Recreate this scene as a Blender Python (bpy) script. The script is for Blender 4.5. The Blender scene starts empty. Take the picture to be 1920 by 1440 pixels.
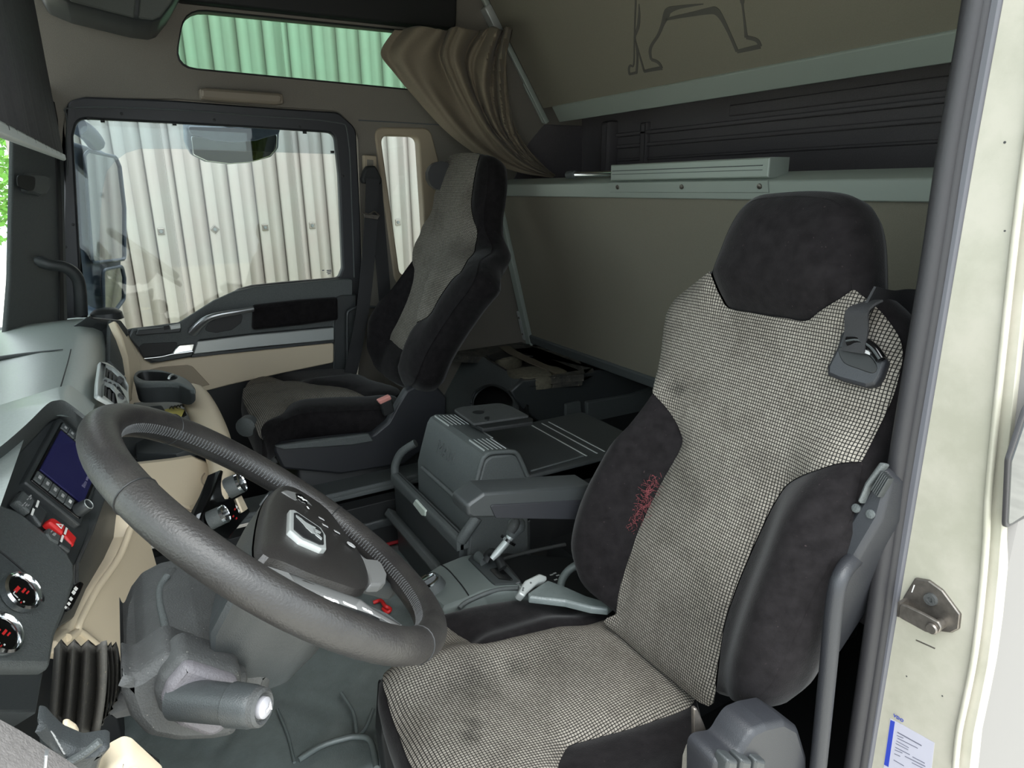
import bpy, bmesh, math, random
import numpy as np
from mathutils import Vector, Matrix
from mathutils.geometry import delaunay_2d_cdt, tessellate_polygon
random.seed(7)
SC = bpy.context.scene
COL = SC.collection
# ------------------------------------------------------------------ camera, sky, exposure
# cab axes: x towards the rear, y across to the passenger side, z up (metres)
F = 1260.0
_vy = np.array([210-960, -(357-720), -F]); _nd = np.array([1000-960, -(4900-720), -F])
_ey = _vy/np.linalg.norm(_vy); _d = _nd-_ey*(_nd@_ey); _d /= np.linalg.norm(_d)
_ez = -_d; _ex = np.cross(_ey, _ez)
RC = np.array([_ex, _ey, _ez]); EYE = np.array([0, 0, 1.55])
cam = bpy.data.cameras.new('camera'); cam.sensor_width = 36; cam.lens = 36*F/1920
cam.clip_start = .02
co = bpy.data.objects.new('camera', cam); COL.objects.link(co)
M4 = Matrix([list(RC[0])+[EYE[0]], list(RC[1])+[EYE[1]], list(RC[2])+[EYE[2]], [0, 0, 0, 1]])
co.matrix_world = M4; SC.camera = co
SC.view_settings.view_transform = 'Standard'; SC.view_settings.look = 'None'
SC.view_settings.exposure = 1.85; SC.view_settings.gamma = 1; SC.view_settings.use_curve_mapping = False
W = bpy.data.worlds.new('overcast sky'); SC.world = W; W.use_nodes = True
_bg = W.node_tree.nodes['Background']; _bg.inputs['Color'].default_value = (.86, .95, 1, 1); _wn = W.node_tree.nodes; _wl = W.node_tree.links     # overcast sky: three times brighter overhead than at the horizon
_tc = _wn.new('ShaderNodeTexCoord'); _sx = _wn.new('ShaderNodeSeparateXYZ'); _mr = _wn.new('ShaderNodeMapRange')
_mr.inputs['From Min'].default_value = 0; _mr.inputs['From Max'].default_value = 1; _mr.inputs['To Min'].default_value = .62; _mr.inputs['To Max'].default_value = 1.86
_wl.new(_tc.outputs['Generated'], _sx.inputs[0]); _wl.new(_sx.outputs['Z'], _mr.inputs['Value']); _wl.new(_mr.outputs[0], _bg.inputs['Strength'])
sun = bpy.data.lights.new('hazy sun', 'SUN'); sun.energy = .75; sun.angle = math.radians(40); sun.color = (1, .97, .92)
so = bpy.data.objects.new('hazy sun', sun); COL.objects.link(so); so.rotation_euler = Vector((.12, .46, -.88)).to_track_quat('-Z', 'Y').to_euler()

# ------------------------------------------------------------------ helpers: measuring
def ray(u, v): return RC@np.array([u-960, -(v-720), -F])/F
def onX(u, v, x): d = ray(u, v); return EYE+d*((x-EYE[0])/d[0])
def onY(u, v, y): d = ray(u, v); return EYE+d*((y-EYE[1])/d[1])
def onZ(u, v, z): d = ray(u, v); return EYE+d*((z-EYE[2])/d[2])
def nrm(v): v = np.array(v, float); return v/np.linalg.norm(v)
class Plane:
    """a flat reference face in the cab: origin o, in-plane axes a, b and outward normal n"""
    def __init__(s, o, n, a=None):
        s.o = np.array(o, float); s.n = nrm(n)
        if a is None: a = np.cross([0, 0, 1], s.n)
        a = np.array(a, float); a = a-s.n*(a@s.n); s.a = nrm(a); s.b = np.cross(s.n, s.a)
    def hit(s, u, v, h=0): d = ray(u, v); return EYE+d*(((s.o+s.n*h-EYE)@s.n)/(d@s.n))
    def uv(s, u, v, h=0): p = s.hit(u, v, h)-s.o; return np.array([p@s.a, p@s.b])
    def P(s, a, b, h=0): return s.o+s.a*a+s.b*b+s.n*h
    def px(s, pts, h=0): return [s.uv(u, v, h) for u, v in pts]
    def up(s, h): return Plane(s.o+s.n*h, s.n, s.a)
def YP(y): return Plane([0, y, 0], [0, -1, 0], [1, 0, 0])     # faces the camera side; a=x, b=z
def XP(x): return Plane([x, 0, 0], [-1, 0, 0], [0, -1, 0])    # faces forward; a=-y, b=z
def ZP(z): return Plane([0, 0, z], [0, 0, 1], [1, 0, 0])      # faces up; a=x, b=y
# ------------------------------------------------------------------ helpers: materials
def lin(c): return tuple((x/12.92 if x <= .04045 else ((x+.055)/1.055)**2.4) for x in [k/255 for k in c])
def mat(name, c, rough=.5, metal=0, var=0, scale=60, bump=0, bscale=400, spec=.5, sheen=0, coat=0, emit=None, dark=None, spots=None):
    m = bpy.data.materials.new(name); m.use_nodes = True; nt = m.node_tree; N = nt.nodes; L = nt.links
    b = N['Principled BSDF']; col = lin(c)+(1,)
    b.inputs['Base Color'].default_value = col; b.inputs['Roughness'].default_value = rough
    b.inputs['Metallic'].default_value = metal; b.inputs['Specular IOR Level'].default_value = spec
    if sheen: b.inputs['Sheen Weight'].default_value = sheen; b.inputs['Sheen Roughness'].default_value = .4
    if coat: b.inputs['Coat Weight'].default_value = coat; b.inputs['Coat Roughness'].default_value = .1
    tc = N.new('ShaderNodeTexCoord')
    if var:
        n = N.new('ShaderNodeTexNoise'); n.inputs['Scale'].default_value = scale; n.inputs['Detail'].default_value = 6; n.inputs['Roughness'].default_value = .65
        L.new(tc.outputs['Object'], n.inputs['Vector'])
        r = N.new('ShaderNodeValToRGB'); e = r.color_ramp.elements
        d = lin(dark) if dark else tuple(x*(1-var) for x in col[:3])
        e[0].position = .35; e[0].color = d+(1,); e[1].position = .65; e[1].color = tuple(min(1, x*(1+var)) for x in col[:3])+(1,) if not dark else col
        L.new(n.outputs['Fac'], r.inputs['Fac']); L.new(r.outputs['Color'], b.inputs['Base Color'])
        last = r.outputs['Color']
        if spots:
            n2 = N.new('ShaderNodeTexNoise'); n2.inputs['Scale'].default_value = spots[1]; n2.inputs['Detail'].default_value = 3
            L.new(tc.outputs['Object'], n2.inputs['Vector'])
            r2 = N.new('ShaderNodeValToRGB'); r2.color_ramp.elements[0].position = spots[2]; r2.color_ramp.elements[1].position = spots[2]+.06
            L.new(n2.outputs['Fac'], r2.inputs['Fac'])
            mx = N.new('ShaderNodeMixRGB'); mx.inputs[2].default_value = lin(spots[0])+(1,)
            L.new(r2.outputs['Color'], mx.inputs[0]); L.new(last, mx.inputs[1]); L.new(mx.outputs[0], b.inputs['Base Color'])
    if bump:
        n = N.new('ShaderNodeTexNoise'); n.inputs['Scale'].default_value = bscale; n.inputs['Detail'].default_value = 3
        L.new(tc.outputs['Object'], n.inputs['Vector'])
        bp = N.new('ShaderNodeBump'); bp.inputs['Strength'].default_value = bump; bp.inputs['Distance'].default_value = .002
        L.new(n.outputs['Fac'], bp.inputs['Height']); L.new(bp.outputs['Normal'], b.inputs['Normal'])
    if emit: b.inputs['Emission Color'].default_value = lin(emit[0])+(1,); b.inputs['Emission Strength'].default_value = emit[1]
    return m
def glass(name, tint, gloss=.08, rough=0):
    m = bpy.data.materials.new(name); m.use_nodes = True; nt = m.node_tree; N = nt.nodes; L = nt.links
    N.remove(N['Principled BSDF']); o = N['Material Output']
    t = N.new('ShaderNodeBsdfTransparent'); t.inputs[0].default_value = tuple(tint)+(1,)
    g = N.new('ShaderNodeBsdfGlossy'); g.inputs['Roughness'].default_value = rough
    f = N.new('ShaderNodeFresnel'); f.inputs['IOR'].default_value = 1.45
    mx = N.new('ShaderNodeMixShader'); L.new(f.outputs[0], mx.inputs[0])
    L.new(t.outputs[0], mx.inputs[1]); L.new(g.outputs[0], mx.inputs[2]); L.new(mx.outputs[0], o.inputs[0])
    return m
def fabric(stains=()):
    """woven seat cloth: pale oblong cells on a dark grid, 4.8 mm pitch, over metric UVs, with grubby patches"""
    m = bpy.data.materials.new('woven seat cloth'); m.use_nodes = True; nt = m.node_tree; N = nt.nodes; L = nt.links
    b = N['Principled BSDF']; b.inputs['Roughness'].default_value = .9; b.inputs['Specular IOR Level'].default_value = .1
    uv = N.new('ShaderNodeUVMap'); uv.uv_map = 'UVMap'
    br = N.new('ShaderNodeTexBrick'); br.offset = .0; br.squash = 1
    br.inputs['Scale'].default_value = 1; br.inputs['Brick Width'].default_value = .0044; br.inputs['Row Height'].default_value = .0052
    br.inputs['Mortar Size'].default_value = .0007; br.inputs['Mortar Smooth'].default_value = .25; br.inputs['Bias'].default_value = 0
    br.inputs['Color1'].default_value = lin((150, 144, 135))+(1,); br.inputs['Color2'].default_value = lin((132, 126, 118))+(1,)
    br.inputs['Mortar'].default_value = lin((34, 33, 32))+(1,)
    L.new(uv.outputs[0], br.inputs['Vector'])
    n = N.new('ShaderNodeTexNoise'); n.inputs['Scale'].default_value = 9; n.inputs['Detail'].default_value = 4
    L.new(uv.outputs[0], n.inputs['Vector'])
    r = N.new('ShaderNodeValToRGB'); r.color_ramp.elements[0].position = .28; r.color_ramp.elements[0].color = (.72, .71, .70, 1); r.color_ramp.elements[1].position = .5
    L.new(n.outputs['Fac'], r.inputs['Fac'])
    mx = N.new('ShaderNodeMixRGB'); mx.blend_type = 'MULTIPLY'; mx.inputs[0].default_value = 1
    L.new(br.outputs['Color'], mx.inputs[1]); L.new(r.outputs['Color'], mx.inputs[2])
    last = mx.outputs[0]
    for a, c, ra, rb, k in stains:                       # grubby marks with a place of their own on the cloth
        mp = N.new('ShaderNodeMapping'); mp.inputs['Location'].default_value = (-a/ra, -c/rb, 0); mp.inputs['Scale'].default_value = (1/ra, 1/rb, 1); L.new(uv.outputs[0], mp.inputs['Vector'])
        nz = N.new('ShaderNodeTexNoise'); nz.inputs['Scale'].default_value = 2.2; nz.inputs['Detail'].default_value = 4; L.new(mp.outputs[0], nz.inputs['Vector'])
        ln = N.new('ShaderNodeVectorMath'); ln.operation = 'LENGTH'; L.new(mp.outputs[0], ln.inputs[0])
        ad = N.new('ShaderNodeMath'); ad.operation = 'ADD'; L.new(ln.outputs['Value'], ad.inputs[0]); L.new(nz.outputs['Fac'], ad.inputs[1])
        rr = N.new('ShaderNodeValToRGB'); rr.color_ramp.elements[0].position = .45; rr.color_ramp.elements[0].color = (k, k, k, 1); rr.color_ramp.elements[1].position = 1.0
        dv = N.new('ShaderNodeMath'); dv.operation = 'MULTIPLY'; dv.inputs[1].default_value = .66; L.new(ad.outputs[0], dv.inputs[0]); L.new(dv.outputs[0], rr.inputs['Fac'])
        m2 = N.new('ShaderNodeMixRGB'); m2.blend_type = 'MULTIPLY'; m2.inputs[0].default_value = 1; L.new(last, m2.inputs[1]); L.new(rr.outputs['Color'], m2.inputs[2]); last = m2.outputs[0]
    L.new(last, b.inputs['Base Color'])
    bp = N.new('ShaderNodeBump'); bp.inputs['Strength'].default_value = .35; bp.inputs['Distance'].default_value = .001; bp.invert = True
    L.new(br.outputs['Fac'], bp.inputs['Height']); L.new(bp.outputs['Normal'], b.inputs['Normal'])
    return m
# ------------------------------------------------------------------ helpers: objects
def link(name, me, m, parent=None):
    o = bpy.data.objects.new(name, me); COL.objects.link(o)
    if m: me.materials.append(m)
    if parent is not None:
        o.parent = parent; o.matrix_parent_inverse = parent.matrix_world.inverted() if False else Matrix.Translation(-Vector(parent['org']))
    return o
def thing(name, label, cat, loc=(0, 0, 0), group=None, kind=None):
    o = bpy.data.objects.new(name, None); COL.objects.link(o); o.location = Vector([float(k) for k in loc]); o.empty_display_size = .05
    o['org'] = [float(k) for k in loc]
    if label: o['label'] = label
    if cat: o['category'] = cat
    if group: o['group'] = group
    if kind: o['kind'] = kind
    return o
def tag(o, label=None, cat=None, group=None, kind=None):
    for k, v in (('label', label), ('category', cat), ('group', group), ('kind', kind)):
        if v: o[k] = v
    return o
def mesh(name, V, Fc, m, parent=None, angle=38, uvs=None, flat=None):
    """one mesh object in world coordinates; a top-level one gets its origin moved to its own base"""
    V = np.array(V, float); org = np.zeros(3)
    if parent is None: org = np.array([(V[:, 0].min()+V[:, 0].max())/2, (V[:, 1].min()+V[:, 1].max())/2, V[:, 2].min()])
    else: org = np.array(ORG(parent))
    me = bpy.data.meshes.new(name); me.from_pydata([tuple(p) for p in V-org], [], [list(f) for f in Fc]); me.update()
    bm = bmesh.new(); bm.from_mesh(me); bmesh.ops.recalc_face_normals(bm, faces=bm.faces)
    ca = math.radians(angle)
    for f in bm.faces: f.smooth = flat is None or abs(f.normal.dot(Vector(flat))) < .9995
    for e in bm.edges:
        if len(e.link_faces) == 2 and e.calc_face_angle(0) > ca: e.smooth = False
    if uvs is not None:
        bm.verts.ensure_lookup_table(); ly = bm.loops.layers.uv.new('UVMap')
        for f in bm.faces:
            for l in f.loops: l[ly].uv = uvs[l.vert.index]
    bm.to_mesh(me); bm.free()
    o = bpy.data.objects.new(name, me); COL.objects.link(o)
    if m: me.materials.append(m)
    o['org'] = [float(k) for k in org]
    if parent is None: o.location = Vector([float(k) for k in org])
    else: o.parent = parent
    return o
def ORG(p): return list(p['org'])
# shapes in plane coordinates
def rc(pts, r, n=5):
    """round the corners of a polygon; r a radius or a list of radii"""
    pts = [np.array(p, float) for p in pts]; out = []; k = len(pts)
    for i, p in enumerate(pts):
        ri = r[i] if isinstance(r, (list, tuple)) else r
        a = pts[i-1]-p; b = pts[(i+1) % k]-p; la = np.linalg.norm(a); lb = np.linalg.norm(b)
        if ri <= 0 or la < 1e-6 or lb < 1e-6: out.append(p); continue
        a /= la; b /= lb; c = max(-1, min(1, a@b)); ang = math.acos(c)
        if ang > 3.05: out.append(p); continue
        d = min(ri/math.tan(ang/2), la*.48, lb*.48)
        for j in range(n+1):
            t = j/n; out.append((p+a*d)*(1-t)**2+2*p*t*(1-t)+(p+b*d)*t*t)
    return out
def cr(pts, n=4, closed=True):
    """smooth curve through points (Catmull-Rom)"""
    P = [np.array(p, float) for p in pts]; k = len(P); out = []
    R = range(k) if closed else range(k-1)
    for i in R:
        if closed: p0, p1, p2, p3 = P[i-1], P[i], P[(i+1) % k], P[(i+2) % k]
        else: p0, p1, p2, p3 = P[max(i-1, 0)], P[i], P[i+1], P[min(i+2, k-1)]
        for j in range(n):
            t = j/n; out.append(.5*((2*p1)+(-p0+p2)*t+(2*p0-5*p1+4*p2-p3)*t*t+(-p0+3*p1-3*p2+p3)*t**3))
    if not closed: out.append(P[-1])
    return out
def area2(p): return .5*sum(p[i-1][0]*p[i][1]-p[i][0]*p[i-1][1] for i in range(len(p)))
def dedupe(p, e=1e-6):
    o = []
    for q in p:
        if not o or np.hypot(*(np.array(q)-o[-1])) > e: o.append(np.array(q, float))
    if len(o) > 1 and np.hypot(*(o[0]-o[-1])) < e: o.pop()
    return o
def inset(p, d):
    """move a loop to its left by d (into a CCW polygon)"""
    k = len(p); out = []
    for i in range(k):
        a = p[i]-p[i-1]; b = p[(i+1) % k]-p[i]
        na = np.array([-a[1], a[0]])/max(1e-9, np.hypot(*a)); nb = np.array([-b[1], b[0]])/max(1e-9, np.hypot(*b))
        m = na+nb; l = m@m
        out.append(p[i]+(m*2/l*d if l > .35 else na*d))
    return out
def plate(name, pl, loop, depth, m, parent=None, bevel=.0015, holes=(), back=True, h=0, angle=38):
    """slab: outline in plane coords, its front face on the plane (raised by h), thickness behind it"""
    loops = [dedupe(loop)]+[dedupe(q) for q in holes]
    if area2(loops[0]) < 0: loops[0] = loops[0][::-1]
    for i in range(1, len(loops)):
        if area2(loops[i]) > 0: loops[i] = loops[i][::-1]
    V = []; Fc = []; fr = []; bk = []
    for lp in loops:
        k = len(lp); levels = [(lp, -depth)]
        if bevel: levels += [(lp, -bevel), (inset(lp, bevel*.35), -bevel*.35), (inset(lp, bevel), 0)]
        else: levels += [(lp, 0)]
        base = len(V)
        for q, z in levels:
            for a in q: V.append(pl.P(a[0], a[1], z+h))
        for j in range(len(levels)-1):
            for i in range(k):
                i2 = (i+1) % k; Fc.append((base+j*k+i, base+j*k+i2, base+(j+1)*k+i2, base+(j+1)*k+i))
        fr.append((base+(len(levels)-1)*k, levels[-1][0])); bk.append((base, lp))
    for grp, flip in ((fr, False), (bk, True)):
        if flip and not back: continue
        if len(grp) == 1:
            s, q = grp[0]; f = list(range(s, s+len(q))); tr = tessellate_polygon([[Vector((a[0], a[1], 0)) for a in q]])
            for t in tr: Fc.append(tuple(s+i for i in (t if not flip else t[::-1])))
        else:
            tr = tessellate_polygon([[Vector((a[0], a[1], 0)) for a in q] for s, q in grp]); idx = [s+i for s, q in grp for i in range(len(q))]
            for t in tr: Fc.append(tuple(idx[i] for i in (t if not flip else t[::-1])))
    return mesh(name, V, Fc, m, parent, angle, flat=[float(k) for k in pl.n])
def tube(name, path, r, m, parent=None, n=10, caps=True, sm=4, flat=1.0, closed=False, ref=None):
    """swept tube; r a radius or list per given point; flat squashes the section along ref (a strap when small)"""
    P = [np.array(p, float) for p in path]; R = r if isinstance(r, (list, tuple)) else [r]*len(P)
    if sm > 1:
        Q = cr([np.append(p, q) for p, q in zip(P, R)], sm, closed); P = [q[:3] for q in Q]; R = [q[3] for q in Q]
    k = len(P); V = []; Fc = []; up = None
    for i in range(k):
        t = P[(i+1) % k]-P[i-1] if closed else P[min(i+1, k-1)]-P[max(i-1, 0)]
        t = nrm(t)
        if ref is not None: up = np.array(ref, float)
        elif up is None: up = np.array([0, 0, 1.]) if abs(t[2]) < .9 else np.array([1., 0, 0])
        up = nrm(up-t*(up@t)); sd = np.cross(t, up)
        for j in range(n):
            a = 2*math.pi*j/n; V.append(P[i]+R[i]*(sd*math.cos(a)+up*math.sin(a)*flat))
    for i in range(k if closed else k-1):
        for j in range(n):
            j2 = (j+1) % n; i2 = (i+1) % k; Fc.append((i*n+j, i*n+j2, i2*n+j2, i2*n+j))
    if caps and not closed: Fc.append(tuple(range(n))[::-1]); Fc.append(tuple((k-1)*n+j for j in range(n)))
    return mesh(name, V, Fc, m, parent, 50)
def strap(name, path, w, th, side, m, parent=None, sm=5):
    """flat webbing: path of centre points, width along the side vector(s)"""
    P = [np.array(p, float) for p in path]; S = [np.array(side, float)]*len(P) if np.ndim(side) == 1 else [np.array(q, float) for q in side]
    if sm > 1: Q = cr([np.concatenate([p, s]) for p, s in zip(P, S)], sm, False); P = [q[:3] for q in Q]; S = [q[3:] for q in Q]
    V = []; Fc = []; k = len(P)
    for i in range(k):
        t = nrm(P[min(i+1, k-1)]-P[max(i-1, 0)]); s = nrm(S[i]-t*(S[i]@t)); nn = np.cross(t, s)
        for a, b in ((-1, -1), (-.5, -1.15), (.5, -1.15), (1, -1), (1, 1), (.5, 1.15), (-.5, 1.15), (-1, 1)): V.append(P[i]+s*a*w/2+nn*b*th/2)
    for i in range(k-1):
        for j in range(8): j2 = (j+1) % 8; Fc.append((i*8+j, i*8+j2, i*8+8+j2, i*8+8+j))
    Fc.append(tuple(range(8))[::-1]); Fc.append(tuple((k-1)*8+j for j in range(8)))
    return mesh(name, V, Fc, m, parent, 60)
def loft(name, rings, m, parent=None, caps=(1, 1), angle=45, closed=True):
    k = len(rings[0]); V = [p for r in rings for p in r]; Fc = []
    for i in range(len(rings)-1):
        for j in range(k if closed else k-1): j2 = (j+1) % k; Fc.append((i*k+j, i*k+j2, (i+1)*k+j2, (i+1)*k+j))
    if caps[0]: Fc.append(tuple(range(k))[::-1])
    if caps[1]: Fc.append(tuple((len(rings)-1)*k+j for j in range(k)))
    return mesh(name, V, Fc, m, parent, angle)
def lathe(name, o, axis, prof, m, parent=None, n=28, ref=None, angle=40):
    """turned shape: prof = list of (distance along axis, radius)"""
    ax = nrm(axis); up = np.array([0, 0, 1.]) if abs(ax[2]) < .9 else np.array([1., 0, 0]); up = nrm(up-ax*(up@ax)); sd = np.cross(ax, up); o = np.array(o, float)
    rings = [[o+ax*d+max(r, 1e-5)*(up*math.cos(2*math.pi*j/n)+sd*math.sin(2*math.pi*j/n)) for j in range(n)] for d, r in prof]
    return loft(name, rings, m, parent, (1, 1), angle)
def box(name, pl, a0, a1, b0, b1, depth, m, parent=None, bevel=.002, r=0, h=0):
    q = [(a0, b0), (a1, b0), (a1, b1), (a0, b1)]
    return plate(name, pl, rc(q, r, 4) if r else q, depth, m, parent, bevel, h=h)
def txt(name, s, pl, a, b, size, m, parent=None, h=.0006, rot=0, align='CENTER', ext=.0004):
    cu = bpy.data.curves.new(name, 'FONT'); cu.body = s; cu.size = size; cu.align_x = align; cu.align_y = 'CENTER'; cu.extrude = ext; cu.resolution_u = 2
    t = bpy.data.objects.new(name, cu); me = bpy.data.meshes.new_from_object(t); bpy.data.objects.remove(t)
    c, sn = math.cos(rot), math.sin(rot)
    V = [pl.P(a+v.co.x*c-v.co.y*sn, b+v.co.x*sn+v.co.y*c, h+v.co.z) for v in me.vertices]; Fc = [tuple(p.vertices) for p in me.polygons]
    return mesh(name, V, Fc, m, parent)
# upholstery: a height field over a plane, cut into patches
class Surf(Plane):
    def __init__(s, o, n, a, H): Plane.__init__(s, o, n, a); s.H = H
    def st(s, u, v, extra=0):
        h = 0
        for _ in range(14):
            q = s.uv(u, v, h+extra); h = .5*h+.5*s.H(q[0], q[1])
        return q
    def pt(s, q, extra=0): return s.P(q[0], q[1], s.H(q[0], q[1])+extra)
def outline(sf, pts):
    """mixed outline: (u, v) measured from the photo, ('s', a, b) given in metres on the surface"""
    return [np.array(p[1:], float) if p[0] == 's' else sf.st(*p) for p in pts]
def patch(name, sf, loop, m, parent=None, puff=.012, w=.02, step=.014, thick=0.0, noise=0):
    loop = dedupe(loop, 1e-5)
    if area2(loop) < 0: loop = loop[::-1]
    den = []
    for i, p in enumerate(loop):
        q = loop[(i+1) % len(loop)]; k = max(1, int(np.hypot(*(q-p))/step))
        den += [p+(q-p)*j/k for j in range(k)]
    L = np.array(den); k = len(L)
    lo = L.min(0); hi = L.max(0); A = L; B = np.roll(L, -1, 0); E = B-A; E2 = (E**2).sum(1)+1e-12
    def dist(p):
        t = np.clip(((p-A)*E).sum(1)/E2, 0, 1); return np.sqrt((((A+E*t[:, None])-p)**2).sum(1).min())
    def inside(p):
        x, y = p; c = ((A[:, 1] > y) != (B[:, 1] > y)); xx = A[:, 0]+(y-A[:, 1])/(np.where(E[:, 1] == 0, 1e-9, E[:, 1]))*E[:, 0]
        return bool((c & (x < xx)).sum() % 2)
    pts = [Vector(p) for p in L]
    nx = int((hi[0]-lo[0])/step)+1; ny = int((hi[1]-lo[1])/step)+1
    for i in range(nx+1):
        for j in range(ny+1):
            p = np.array([lo[0]+(i+.5*(j % 2))*step, lo[1]+j*step])
            if inside(p) and dist(p) > step*.55: pts.append(Vector(p))
    vs, es, fs, *_ = delaunay_2d_cdt(pts, [], [list(range(k))], 1, 1e-7)
    V = []; uvs = []
    rnd = random.Random(3)
    for v in vs:
        q = np.array([v[0], v[1]]); d = dist(q); V.append(sf.pt(q, puff*(1-math.exp(-d/w))-puff*.35)); uvs.append((q[0], q[1]))
    o = mesh(name, V, [tuple(f) for f in fs], m, parent, 80, uvs)
    return o
def shell(name, sf, loop, prof, m, parent=None, hmul=1, dense=.012, capangle=60):
    """sides and back of a cushion: the outline swept backwards through prof = [(out, back)]"""
    loop = dedupe(loop, 1e-5)
    if area2(loop) < 0: loop = loop[::-1]
    den = []
    for i, p in enumerate(loop):
        q = loop[(i+1) % len(loop)]; k = max(1, int(np.hypot(*(q-p))/dense)); den += [p+(q-p)*j/k for j in range(k)]
    H0 = [sf.H(*p) for p in den]; rings = []
    # smoothed outward direction
    k = len(den); nn = []
    for i in range(k):
        t = den[(i+2) % k]-den[i-2]; nn.append(np.array([t[1], -t[0]])/max(1e-9, np.hypot(*t)))
    for out, back, hm in prof: rings.append([sf.P(*(den[i]+nn[i]*out), H0[i]*hm-back) for i in range(k)])
    V = [p for r in rings for p in r]; Fc = []
    for i in range(len(rings)-1):
        for j in range(k): j2 = (j+1) % k; Fc.append((i*k+j, i*k+j2, (i+1)*k+j2, (i+1)*k+j))
    tr = tessellate_polygon([[Vector((p[0], p[1], 0)) for p in den]]); b = (len(rings)-1)*k
    for t in tr: Fc.append(tuple(b+i for i in t))
    return mesh(name, V, Fc, m, parent, capangle)
def sstep(a, b, x): t = max(0, min(1, (x-a)/(b-a))); return t*t*(3-2*t)
# ------------------------------------------------------------------ materials
PB = mat('black moulded plastic', (54, 57, 58), .36, bump=.25, bscale=900)
PG = mat('grained charcoal plastic', (80, 84, 84), .5, var=.12, scale=300, bump=.5, bscale=700)
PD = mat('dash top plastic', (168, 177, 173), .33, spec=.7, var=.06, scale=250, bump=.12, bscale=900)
PK = mat('deep black plastic', (26, 27, 28), .55)
PF = mat('door frame black', (40, 41, 45), .45, bump=.2, bscale=700)
GL = mat('gloss black', (12, 12, 13), .12)
RB = mat('black rubber', (42, 41, 44), .55, bump=.15, bscale=200)
RBL = mat('grey sealing lip', (88, 88, 94), .5)
VB = mat('black velour', (29, 27, 28), .95, var=.25, scale=45, spec=.04, sheen=.12, bump=.3, bscale=500, spots=((58, 50, 51), 160, .70))
HL = mat('headliner fabric', (121, 116, 108), .95, var=.06, scale=300, spec=.1, bump=.4, bscale=500)
HD = mat('dark wall carpet', (92, 88, 90), .95, var=.08, scale=300, spec=.1, bump=.4, bscale=400)
BK = mat('bunk fabric', (126, 121, 108), .9, var=.05, scale=400, spec=.15, bump=.3, bscale=800)
BG = mat('beige plastic', (214, 198, 172), .45, bump=.15, bscale=900)
BGD = mat('beige pocket lining', (160, 146, 126), .6)
CP = mat('cream paint', (172, 167, 155), .35, var=.05, scale=12, coat=.3, dark=(157, 154, 140))
WP = mat('white paint', (118, 115, 113), .6, spec=.3)
SV = mat('satin silver', (196, 198, 200), .32, metal=.85)
SVP = mat('silver paint', (184, 188, 186), .4, metal=.35)
ALU = mat('grey aluminium section', (160, 168, 160), .45, metal=.25)
STL = mat('worn steel', (122, 116, 110), .35, metal=.8, var=.2, scale=60)
CHR = mat('chrome', (225, 228, 230), .12, metal=1)
CUR = mat('curtain cloth', (128, 118, 102), .95, var=.06, scale=200, spec=.1, sheen=.1)
WEB = mat('black webbing', (40, 40, 42), .7, bump=.4, bscale=900)
WEBG = mat('grey webbing', (120, 116, 108), .85, bump=.5, bscale=900)
FAB = fabric()
RED = mat('red plastic', (206, 40, 40), .4)
REDP = mat('red piping', (150, 22, 30), .6)
WHT = mat('white print', (232, 232, 228), .5)
HLP = mat('headliner plastic', (132, 121, 107), .6)
GRP = mat('grey print', (165, 165, 165), .6)
BLU = mat('blue print', (42, 60, 158), .5)
INK = mat('ink print', (96, 96, 110), .6)
LEA = mat('quilted leatherette', (106, 114, 113), .34, spec=.7, var=.1, scale=30, bump=.3, bscale=350)
LWH = mat('rim leather', (50, 48, 46), .42, var=.22, scale=14, bump=.3, bscale=420, dark=(37, 35, 35))
STI = mat('stitching thread', (84, 85, 86), .6)
DST = mat('dusty grey plastic', (62, 63, 63), .6, var=.12, scale=40, bump=.4, bscale=500, spots=((150, 148, 140), 420, .7))
GLS = glass('window glass', (.93, .97, .95)); GLG = glass('green tinted glass', (.58, .80, .66))
GLD = glass('smoked deflector acrylic', (.80, .84, .86))
MIR = mat('mirror glass', (176, 180, 182), .03, metal=1)
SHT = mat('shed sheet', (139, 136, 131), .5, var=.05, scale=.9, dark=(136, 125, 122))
TRM = mat('matt grey trim', (116, 116, 115), .5)
SCN = mat('console plastic', (98, 105, 103), .38, bump=.2, bscale=800)
SCR = mat('screen', (30, 30, 62), .1, emit=((44, 46, 130), .02))

# ------------------------------------------------------------------ the cab shell
YW = 2.62
PW = YP(YW)
def pxr(pl, pts, r, n=5): return rc(pl.px(pts), r, n)
wall = thing('wall_right', None, None, (.8, YW, .2), kind='structure')
door_cut = rc(PW.px([(124, 186), (330, 186), (474, 198), (634, 209), (672, 250), (682, 560), (672, 700)])+[np.array([.74, .25]), np.array([-.16, .25]), PW.uv(100, 620)], [.09, 0, 0, .05, .07, 0, 0, 0, 0, 0])
qwin = pxr(PW, [(708, 248), (793, 249), (806, 430), (800, 522), (744, 523)], [.035]*5)
uwin = rc(PW.px([(347, 16), (860, 68), (880, 178), (327, 125)]), [.09, .04, .04, .05])
plate('wall_panel', PW, [(-.2, .2), (2.0, .2), (2.0, 2.5), (-.2, 2.5)], .06, HL, wall, .004, holes=[door_cut, qwin, uwin])
plate('wall_seam', PW, inset_loop := [PW.uv(672, 224), PW.uv(880, 236), PW.uv(880, 238.5), PW.uv(672, 226.5)], .004, PG, wall, .0005, h=.0015)
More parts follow.
